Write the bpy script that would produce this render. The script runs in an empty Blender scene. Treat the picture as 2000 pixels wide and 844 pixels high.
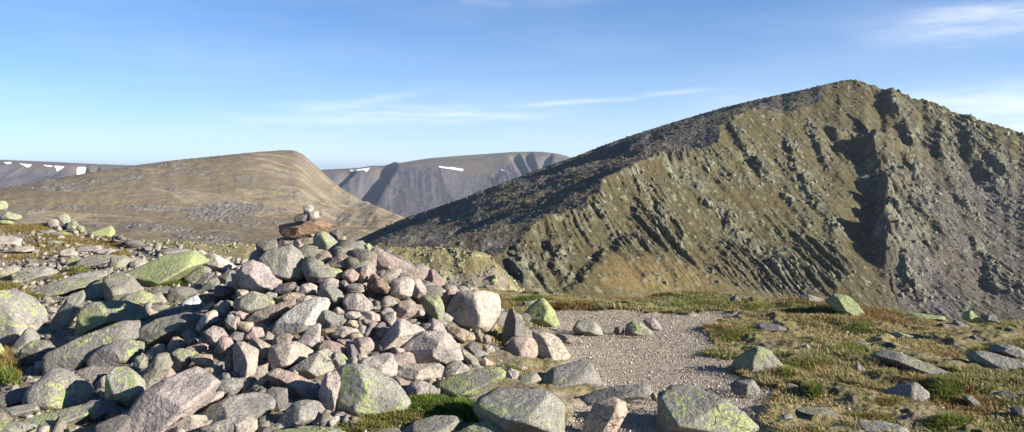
import bpy, math, random
import numpy as np
random.seed(7); RNG = np.random.default_rng(7)
scene = bpy.context.scene
COL = scene.collection
R = math.radians

# ------------------------------------------------------------------ camera
F = 1732.0; PITCH = math.atan(92/F)
cp, sp = math.cos(PITCH), math.sin(PITCH)
cam = bpy.data.cameras.new('camera'); camo = bpy.data.objects.new('camera', cam); COL.objects.link(camo)
cam.sensor_width = 36; cam.lens = 36*F/2000; cam.clip_start = 0.1; cam.clip_end = 60000
camo.location = (0, 0, 0); camo.rotation_euler = (math.pi/2-PITCH, 0, 0)
scene.camera = camo

def ray(px, py):
    """unit-depth direction towards a place seen in the photograph"""
    a = (px-1000)/F; b = (422-py)/F
    return np.array([a, cp+b*sp, -sp+b*cp])
def at(px, py, d):
    v = ray(px, py); return v*(d/math.hypot(v[0], v[1]))
def to_px(x, y, z):
    dep = y*cp - z*sp; u = y*sp + z*cp
    return 1000+F*x/dep, 422-F*u/dep

# ------------------------------------------------------------------ noise
def _h(ix, iy, iz, s):
    h = (ix.astype(np.int64)*374761393 + iy.astype(np.int64)*668265263 + iz.astype(np.int64)*2147483647 + s*974711) & 0xffffffff
    h = ((h ^ (h >> 13))*1274126177) & 0xffffffff
    h = ((h ^ (h >> 16))*2246822519) & 0xffffffff
    return ((h ^ (h >> 15)) & 0xffffff)/float(0xffffff)
def vnoise(x, y, z=None, s=0):
    if z is None: z = np.zeros_like(x)
    ix, iy, iz = np.floor(x), np.floor(y), np.floor(z)
    fx, fy, fz = x-ix, y-iy, z-iz
    fx = fx*fx*(3-2*fx); fy = fy*fy*(3-2*fy); fz = fz*fz*(3-2*fz)
    def c(a, b, d): return _h(ix+a, iy+b, iz+d, s)
    r = 0
    l0 = (c(0,0,0)*(1-fx)+c(1,0,0)*fx)*(1-fy)+(c(0,1,0)*(1-fx)+c(1,1,0)*fx)*fy
    if not np.any(fz): return l0*2-1
    l1 = (c(0,0,1)*(1-fx)+c(1,0,1)*fx)*(1-fy)+(c(0,1,1)*(1-fx)+c(1,1,1)*fx)*fy
    return (l0*(1-fz)+l1*fz)*2-1
def fbm(x, y, z=None, o=4, s=0, g=0.5):
    t = 0; a = 1; n = 0
    for i in range(o):
        k = 2.03**i
        t = t + a*vnoise(x*k+i*17.3, y*k-i*9.1, None if z is None else z*k+i*4.7, s+i); n += a; a *= g
    return t/n
def ridged(x, y, z=None, o=4, s=0, g=0.5):
    t = 0; a = 1; n = 0
    for i in range(o):
        k = 2.03**i
        t = t + a*(1-np.abs(vnoise(x*k+i*17.3, y*k-i*9.1, None if z is None else z*k+i*4.7, s+i))*2); n += a; a *= g
    return t/n
def worley(x, y, s=0):
    ix, iy = np.floor(x), np.floor(y); best = np.full(x.shape, 9.0); val = np.zeros(x.shape)
    for a in (-1, 0, 1):
        for b in (-1, 0, 1):
            cx = ix+a; cy = iy+b; z = np.zeros_like(cx)
            dx = cx+_h(cx, cy, z, s)-x; dy = cy+_h(cx, cy, z+1, s)-y
            d = dx*dx+dy*dy; m = d < best
            best = np.where(m, d, best); val = np.where(m, _h(cx, cy, z+2, s), val)
    return np.sqrt(best), val
def sstep(a, b, x):
    t = np.clip((x-a)/(b-a), 0, 1); return t*t*(3-2*t)
def tps(pts, lam=0.0):
    P = np.array(pts, float); n = len(P); sc = np.abs(P[:, :2]).max()
    X = P[:, :2]/sc
    d = np.linalg.norm(X[:, None]-X[None], axis=2)
    K = np.where(d > 0, d*d*np.log(np.maximum(d, 1e-12)), 0)+lam*np.eye(n)
    A = np.zeros((n+3, n+3)); A[:n, :n] = K; A[:n, n] = 1; A[:n, n+1:] = X; A[n, :n] = 1; A[n+1:, :n] = X.T
    w = np.linalg.solve(A, np.r_[P[:, 2], 0, 0, 0])
    def f(x, y):
        x = np.asarray(x, float)/sc; y = np.asarray(y, float)/sc
        out = w[n]+w[n+1]*x+w[n+2]*y
        for i in range(n):
            q = (x-X[i, 0])**2+(y-X[i, 1])**2
            out = out+w[i]*0.5*q*np.log(np.maximum(q, 1e-18))
        return out
    return f
def inpoly(px, py, poly):
    poly = np.asarray(poly, float); c = np.zeros(np.shape(px), bool); n = len(poly)
    for i in range(n):
        x0, y0 = poly[i]; x1, y1 = poly[i-1]
        if y0 == y1: continue
        m = ((y0 > py) != (y1 > py)) & (px < (x1-x0)*(py-y0)/(y1-y0)+x0)
        c ^= m
    return c
def polydist(px, py, poly, closed=True):
    """signed distance, inside positive"""
    poly = np.asarray(poly, float); d = np.full(np.shape(px), 1e9); n = len(poly)
    for i in range(0 if closed else 1, n):
        a = poly[i-1]; b = poly[i]; v = b-a; L = v@v+1e-12
        t = np.clip(((px-a[0])*v[0]+(py-a[1])*v[1])/L, 0, 1)
        d = np.minimum(d, np.hypot(px-a[0]-t*v[0], py-a[1]-t*v[1]))
    return np.where(inpoly(px, py, poly), d, -d) if closed else d

# ------------------------------------------------------------------ meshes
def mesh_np(name, V, faces, mat, smooth=True, colors=None, loc=(0, 0, 0)):
    """faces: int array (n,3) or (n,4)"""
    me = bpy.data.meshes.new(name)
    V = np.asarray(V, np.float32); faces = np.asarray(faces, np.int32); k = faces.shape[1]
    me.vertices.add(len(V)); me.vertices.foreach_set('co', V.ravel())
    me.loops.add(faces.size); me.loops.foreach_set('vertex_index', faces.ravel())
    me.polygons.add(len(faces)); me.polygons.foreach_set('loop_start', np.arange(0, faces.size, k, dtype=np.int32))
    me.polygons.foreach_set('loop_total', np.full(len(faces), k, np.int32))
    if smooth: me.polygons.foreach_set('use_smooth', np.ones(len(faces), bool))
    me.update(calc_edges=True)
    if colors is not None:
        for cn, cv in colors.items():
            at_ = me.color_attributes.new(cn, 'FLOAT_COLOR', 'POINT')
            c4 = np.ones((len(V), 4), np.float32); c4[:, :cv.shape[1]] = cv
            at_.data.foreach_set('color', c4.ravel())
    me.materials.append(mat)
    o = bpy.data.objects.new(name, me); o.location = loc; COL.objects.link(o)
    return o
def grid_faces(nr, nc):
    i = np.arange(nr*nc).reshape(nr, nc)
    return np.stack([i[:-1, :-1].ravel(), i[:-1, 1:].ravel(), i[1:, 1:].ravel(), i[1:, :-1].ravel()], 1)
def polar(px0, px1, nc, rs):
    """fan-shaped survey grid over the ground: azimuth by distance"""
    az = np.arctan(np.linspace((px0-1000)/F, (px1-1000)/F, nc)/cp)
    rr = np.asarray(rs)
    A, Q = np.meshgrid(az, rr); return Q*np.sin(A), Q*np.cos(A)
def tag(o, label=None, cat=None, group=None, kind=None):
    if label: o['label'] = label
    if cat: o['category'] = cat
    if group: o['group'] = group
    if kind: o['kind'] = kind
    return o

# ------------------------------------------------------------------ material helper
class NT:
    def __init__(s, name, spec=0.3, rough=0.9):
        s.m = bpy.data.materials.new(name); s.m.use_nodes = True; s.t = s.m.node_tree; s.N = s.t.nodes; s.L = s.t.links
        s.b = s.N['Principled BSDF']; s.b.inputs['Roughness'].default_value = rough
        s.b.inputs['Specular IOR Level'].default_value = spec
    def n(s, typ, ins=None, **kw):
        x = s.N.new(typ)
        for k, v in kw.items(): setattr(x, k, v)
        for k, v in (ins or {}).items(): s.set(x.inputs[k], v)
        return x
    def set(s, sock, v):
        if hasattr(v, 'is_linked'): s.L.new(v, sock)
        elif isinstance(v, (tuple, list)) and len(v) == 3 and sock.type == 'RGBA': sock.default_value = (*v, 1)
        else: sock.default_value = v
    def noise(s, vec, scale, detail=4, rough=0.55, dist=0):
        x = s.n('ShaderNodeTexNoise', {'Scale': scale, 'Detail': detail, 'Roughness': rough, 'Distortion': dist})
        s.L.new(vec, x.inputs['Vector']); return x.outputs['Fac']
    def vor(s, vec, scale, out='Distance', feature='F1'):
        x = s.n('ShaderNodeTexVoronoi', {'Scale': scale}, feature=feature); s.L.new(vec, x.inputs['Vector']); return x.outputs[out]
    def ramp(s, fac, a, b, smooth=True):
        x = s.n('ShaderNodeMapRange', {'From Min': a, 'From Max': b}, interpolation_type='SMOOTHSTEP' if smooth else 'LINEAR')
        s.set(x.inputs['Value'], fac); return x.outputs['Result']
    def mix(s, fac, a, b, mode='MIX'):
        x = s.n('ShaderNodeMix', data_type='RGBA', blend_type=mode)
        s.set(x.inputs[0], fac); s.set(x.inputs[6], a); s.set(x.inputs[7], b); return x.outputs[2]
    def math(s, op, a, b=0.0, clamp=False):
        x = s.n('ShaderNodeMath', operation=op, use_clamp=clamp); s.set(x.inputs[0], a); s.set(x.inputs[1], b); return x.outputs[0]
    def bump(s, h, dist, strength=1.0, normal=None):
        x = s.n('ShaderNodeBump', {'Distance': dist, 'Strength': strength}); s.L.new(h, x.inputs['Height'])
        if normal is not None: s.L.new(normal, x.inputs['Normal'])
        return x.outputs['Normal']
    def done(s, color, normal=None):
        s.set(s.b.inputs['Base Color'], color)
        if normal is not None: s.L.new(normal, s.b.inputs['Normal'])
        return s.m

def stone_material():
    s = NT('granite', 0.25, 0.88)
    oi = s.n('ShaderNodeObjectInfo'); tc = s.n('ShaderNodeTexCoord')
    off = s.math('MULTIPLY', oi.outputs['Random'], 40.0)
    cmb = s.n('ShaderNodeCombineXYZ', {'X': off, 'Y': off, 'Z': off})
    v = s.n('ShaderNodeVectorMath', operation='ADD'); s.L.new(tc.outputs['Object'], v.inputs[0]); s.L.new(cmb.outputs[0], v.inputs[1])
    vs_ = s.n('ShaderNodeVectorMath', operation='SCALE'); s.L.new(v.outputs[0], vs_.inputs[0]); s.L.new(s.ramp(oi.outputs['Random'], -1.2, 1.6, False), vs_.inputs['Scale']); v = v.outputs[0]; v = vs_.outputs[0]; v2 = s.n('ShaderNodeVectorMath', operation='SCALE'); s.L.new(v, v2.inputs[0]); v2.inputs['Scale'].default_value = 2.0; v = v2.outputs[0]
    base = oi.outputs['Color']; lich = oi.outputs['Alpha']
    n1 = s.noise(v, 5, 5, 0.6); n2 = s.noise(v, 55, 4, 0.7); n3 = s.noise(v, 16, 4, 0.6)
    c = s.mix(s.ramp(n1, 0.38, 0.68), base, s.mix(0.62, base, (0.125, 0.12, 0.115)))
    c = s.mix(s.ramp(n3, 0.55, 0.75), c, s.mix(0.45, c, (0.42, 0.375, 0.345)))
    c = s.mix(1.0, c, s.mix(s.ramp(n2, 0.33, 0.67), (0.66, 0.66, 0.67), (1.24, 1.22, 1.20)), 'MULTIPLY')
    # joints: a few thin dark cracks
    wv = s.n('ShaderNodeVectorMath', operation='ADD'); s.L.new(v, wv.inputs[0]); wn = s.n('ShaderNodeTexNoise', {'Scale': 4.0, 'Detail': 3.0}); s.L.new(v, wn.inputs['Vector']); ws = s.n('ShaderNodeVectorMath', operation='SCALE'); s.L.new(wn.outputs['Color'], ws.inputs[0]); ws.inputs['Scale'].default_value = .35; s.L.new(ws.outputs[0], wv.inputs[1])
    cr = s.ramp(s.vor(wv.outputs[0], 2.6, 'Distance', 'DISTANCE_TO_EDGE'), .012, .0)
    cr = s.math('MULTIPLY', cr, s.ramp(s.noise(v, 1.7, 2), .52, .6))
    c = s.mix(s.math('MULTIPLY', cr, .45), c, (.03, .028, .025))
    # black crusty lichen
    blk = s.math('MULTIPLY', s.ramp(s.noise(v, 13, 6, 0.75), 0.59, 0.68), 0.65)
    c = s.mix(blk, c, (0.05, 0.048, 0.045))
    # thin grey-green film
    film = s.math('MULTIPLY', s.ramp(s.noise(v, 3.0, 3, 0.5), 0.35, 0.6), s.math('MULTIPLY', lich, 1.1, True))
    c = s.mix(s.math('MULTIPLY', film, 0.42), c, (0.19, 0.20, 0.125))
    # yellow-green map lichen in ragged patches
    ln = s.math('ADD', s.math('MULTIPLY', s.noise(v, 7, 8, 0.78), 0.6), s.math('MULTIPLY', s.noise(v, 2.2, 3, 0.5), 0.4))
    th = s.math('SUBTRACT', 0.65, s.math('MULTIPLY', lich, 0.265))
    ros = s.math('MULTIPLY', s.math('SUBTRACT', .38, s.vor(v, 22)), .16)
    lm = s.ramp(s.math('ADD', s.math('SUBTRACT', ln, th), ros), 0.0, 0.016)
    lm = s.math('MULTIPLY', lm, s.ramp(s.noise(v, 30, 5, 0.75), 0.36, 0.52))
    lm = s.math('MULTIPLY', lm, s.ramp(lich, 0.02, 0.15))
    lc = s.mix(s.ramp(s.noise(v, 60, 4, 0.7), 0.35, 0.65), (0.165, 0.20, 0.07), (0.38, 0.42, 0.155))
    c = s.mix(s.math('MULTIPLY', lm, 0.85), c, lc)
    b = s.bump(n2, 0.012, 0.9); b = s.bump(n3, 0.03, 0.8, b); b = s.bump(s.math('SUBTRACT', 1.0, cr), 0.02, 0.8, b)
    return s.done(c, b)
M_STONE = stone_material()

def rubble_material(name, ca, cb):
    s = NT(name, 0.2, 0.92)
    g = s.n('ShaderNodeNewGeometry'); tc = s.n('ShaderNodeTexCoord'); v = tc.outputs['Object']
    c = s.mix(g.outputs['Random Per Island'], ca, cb)
    c = s.mix(1.0, c, s.mix(s.ramp(s.noise(v, 60, 3, 0.7), 0.3, 0.7), (0.6, 0.6, 0.6), (1.25, 1.25, 1.22)), 'MULTIPLY')
    return s.done(c, s.bump(s.noise(v, 45, 3), 0.01))
M_RUBBLE = rubble_material('loose_granite', (0.13, 0.115, 0.10), (0.34, 0.29, 0.255))
M_PEBBLE = rubble_material('gravel_pebbles', (0.31, 0.26, 0.205), (0.49, 0.415, 0.33))

CUBE_V = np.array([[x, y, z] for z in (-1, 1) for y in (-1, 1) for x in (-1, 1)], float)
CUBE_F = np.array([[0, 2, 3, 1], [4, 5, 7, 6], [0, 1, 5, 4], [2, 6, 7, 3], [0, 4, 6, 2], [1, 3, 7, 5]])
def blocks(name, label, mat, pos, t, b, n, la, lb, lc, q, jit=.34):
    """many angular stones in one mesh: jittered, tapered blocks"""
    k = len(pos); vv = CUBE_V[None]*(1+q.uniform(-jit, jit, (k, 8, 3)))*np.where(CUBE_V[None, :, 2:] > 0, q.uniform(.35, .9, (k, 1, 1)), 1)
    vv[:, :, 0] += vv[:, :, 2]*q.uniform(-.5, .5, (k, 1)); 
    V = vv[:, :, :1]*(t*la[:, None])[:, None]+vv[:, :, 1:2]*(b*lb[:, None])[:, None]+vv[:, :, 2:]*(n*lc[:, None])[:, None]+pos[:, None]
    return tag(mesh_np(name, V.reshape(-1, 3), (CUBE_F[None]+8*np.arange(k)[:, None, None]).reshape(-1, 4), mat, smooth=False), label, None, None, 'stuff')
def frames(n, q):
    t = q.normal(size=(n, 3)); t /= np.linalg.norm(t, axis=1)[:, None]; u = q.normal(size=(n, 3)); b = np.cross(t, u); b /= np.linalg.norm(b, axis=1)[:, None]
    return t, b, np.cross(b, t)

def fit_skyline(X, Y, Z, target, win=25, it=2, near=0.0):
    T = np.array(target, float)
    def smooth(v, w, col):
        k = max(3, int(w/abs(col[1]-col[0])))|1; h = np.hanning(k+2)[1:-1]; h /= h.sum()
        return np.convolve(np.pad(v, k//2, mode='edge'), h, 'valid')
    for _ in range(it):
        PX, PY = to_px(X, Y, Z); col = np.median(PX, axis=0); top = PY.min(0)
        d = np.interp(col, T[:, 0], T[:, 1])-top                # + : the crest stands too high
        a, b = np.searchsorted(col, [T[0, 0], T[-1, 0]]); d[:a] = d[min(a, len(d)-1)]; d[b:] = d[b-1]
        d = smooth(d, 2*win, col)
        R_ = np.hypot(X, Y); rc = smooth(R_[PY.argmin(0), np.arange(len(col))], 160, col)
        wgt = sstep(near, 1, (R_-R_.min())/(rc-R_.min())[None])
        Z = Z-d[None]*R_/F*wgt
    return Z
# ------------------------------------------------------------------ the summit ground
gpts = []
for px, py, d in [(-300,395,26),(0,412,24),(60,430,22),(120,448,21),(230,478,18.5),(350,500,16.5),(480,522,14),(600,565,12.2),(800,580,11.5),
                  (1000,582,11.2),(1200,584,11),(1400,580,11.3),(1560,588,11),(1700,618,10.3),(1850,624,10.7),(2000,628,10.9),(2200,640,10.9)]:
    gpts.append(at(px, py, d))
for x, y, z in [(-5,3,-1.6),(-2,3,-1.6),(0,3,-1.6),(3,3,-1.62),(5,4,-1.64),(-4,6,-1.6),(-1.5,6,-1.6),(1,6,-1.6),(3.2,6,-1.62),(-3,9,-1.58),(0,8.5,-1.6),(3,8.5,-1.62),
                (-5,12,-1.55),(-6,9,-1.58),(-8,15,-1.46),(-20,10,-1.3),(-14,4,-1.6),(10,5,-1.75),(-8,-6,-1.6),(8,-6,-1.6)]:
    gpts.append((x, y, z))
_g = tps(gpts, 1e-4)
_ex = [-900,-300,0,60,120,230,350,480,600,800,1000,1200,1400,1560,1700,1850,2000,2300,3000]
_er = [29,27,24.6,22.6,21.4,19,17,14.6,12.6,11.5,10.9,10.7,10.8,10.7,9.9,9.95,9.95,10,10]
CX = [-4.2,-3.4,-2.7,-2.34,-2.15,-1.8,-1.35,-.95,-.585,-.09,.25,.6]
CH = [0,.10,.34,.62,.78,.88,.86,.72,.48,.17,.04,0]
def mound(x, y):
    g = np.interp(y, [5.0, 5.7, 6.4, 7.6, 8.0, 8.5, 9.3, 9.8], [0, .13, .42, .98, 1, .85, .25, 0])
    return np.interp(x, CX, CH)*g
def ground(x, y, m=1.0, detail=True):
    x = np.asarray(x, float); y = np.asarray(y, float)
    z = _g(x, y)
    r = np.hypot(x, y); px = 1000+F*x/np.maximum(y, 0.6)
    e = np.interp(px, _ex, _er)+0.22*vnoise(x*0.8, y*0.8, s=3)
    t = np.maximum(r-e, 0); z = z-np.where(t < 4, t*t*0.09, 1.44+(t-4)*0.72)
    z = z+mound(x, y)*m
    if detail:
        z = z+0.035*fbm(x*0.9, y*0.9, o=4, s=5)+0.05*sstep(-1, -4, x)*fbm(x*0.7, y*0.7, o=3, s=8)
    return z
_T = np.arange(3.0, 45.0, 0.02)
def hit(px, py, m=1.0):
    v = ray(px, py); P = v[None]*_T[:, None]
    under = P[:, 2] < ground(P[:, 0], P[:, 1], m, False)
    if under.any():
        return P[np.argmax(under)]
    return at(px, py, float(np.interp(px, _ex, _er))-0.6)
_J = np.random.default_rng(5)
def hits(px, py):
    """many rays at once; nan where they miss the summit"""
    out = np.full((len(px), 3), np.nan); done = np.zeros(len(px), bool)
    a = (px-1000)/F; b = (422-py)/F; V = np.stack([a, cp+b*sp, -sp+b*cp], 1)
    for t in np.arange(3.5, 30, 0.06):
        P = V*t; u = (P[:, 2] < ground(P[:, 0], P[:, 1], 1.0, False)) & ~done
        out[u] = P[u]-V[u]*(.06*_J.uniform(0, 1, int(u.sum())))[:, None]; done |= u
    return out

PATH = [(1050,592),(1100,586),(1200,581),(1330,588),(1400,598),(1455,614),(1395,634),(1375,650),(1392,668),(1382,690),(1440,705),(1450,745),(1540,765),(1480,800),(1490,900),(1090,900),(1105,800),(1180,770),(1120,720),(1060,690),(1040,640)]
PATHW = np.array([hit(*q, 0.0)[:2] if q[1] > 600 else at(q[0], q[1], float(np.interp(q[0], _ex, _er))-0.75)[:2] for q in PATH])
def path_mask(x, y):
    d = polydist(x, y, PATHW); return sstep(-0.16, 0.16, d+0.30*fbm(x*2.6, y*2.6, o=4, s=21, g=.65))

px_l = np.r_[np.linspace(-3200, -140, 60)[:-1], np.linspace(-140, 2140, 900), np.linspace(2140, 5200, 60)[1:]]
az = np.arctan((px_l-1000)/F)
rr = np.r_[np.linspace(0.4, 4.6, 30)[:-1], np.geomspace(4.6, 30, 620), np.geomspace(30, 90, 60)[1:]]
A, Q = np.meshgrid(az, rr); X, Y = Q*np.sin(A), Q*np.cos(A)
Z = ground(X, Y, 0.78)
pm = path_mask(X, Y)
rock = sstep(0.4, -0.9, X+0.5*fbm(X*.6, Y*.6, o=2, s=33))*sstep(9.9, 9.4, Y-np.maximum(-X-2, 0)*2.2)
d_, v_ = worley(X*22, Y*22, 4)
Z = Z+pm*0.010*(1-d_)*v_
Z = Z-0.03*pm*sstep(0, 1, pm)
Z = Z+(1-pm)*(1-rock)*(0.055*ridged(X*1.6, Y*1.6, o=4, s=14)+.045*fbm(X*5,Y*5,o=4,s=15,g=.65))
def ground_material():
    s = NT('summit_soil', 0.15, 0.95)
    tc = s.n('ShaderNodeTexCoord'); v = tc.outputs['Object']
    at_ = s.n('ShaderNodeVertexColor', layer_name='mask'); sep = s.n('ShaderNodeSeparateColor'); s.L.new(at_.outputs[0], sep.inputs[0])
    n1 = s.noise(v, 1.3, 5); n2 = s.noise(v, 9, 5, .65); n3 = s.noise(v, 60, 4, .7)
    turf = s.mix(s.ramp(n1, .35, .62), (.19, .155, .07), (.30, .24, .115))
    turf = s.mix(s.ramp(n2, .5, .66), turf, (.085, .10, .028))
    turf = s.mix(s.ramp(s.noise(v, 3.1, 4), .56, .66), turf, (.22, .175, .13))
    grav = s.mix(s.ramp(n3, .3, .7), (.29, .24, .185), (.52, .44, .355))
    grav = s.mix(s.ramp(n2, .45, .7), grav, (.42, .345, .275))
    vv = s.vor(v, 42, 'Color'); sp2 = s.n('ShaderNodeSeparateColor'); s.L.new(vv, sp2.inputs[0])
    grav = s.mix(s.ramp(sp2.outputs[0], .72, .9), grav, (.54, .47, .40))
    scr = s.mix(s.ramp(n2, .4, .6), (.19, .155, .10), (.34, .295, .24))
    c = s.mix(sep.outputs[0], turf, grav); c = s.mix(s.math('MULTIPLY', sep.outputs[1], .85), c, scr)
    c = s.mix(s.ramp(n3, .3, .7), s.mix(.35, c, (.02, .02, .015)), c)
    return s.done(c, s.bump(n3, .02, .8, s.bump(n2, .05, .7)))
mk = np.stack([pm.ravel(), (rock*(1-pm)).ravel(), 0*pm.ravel()], 1)
g = mesh_np('ground', np.stack([X, Y, Z], 2).reshape(-1, 3), grid_faces(*X.shape), ground_material(), colors={'mask': mk})
tag(g, 'stony summit ground with turf and a gravel clearing', None, None, 'structure')
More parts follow.
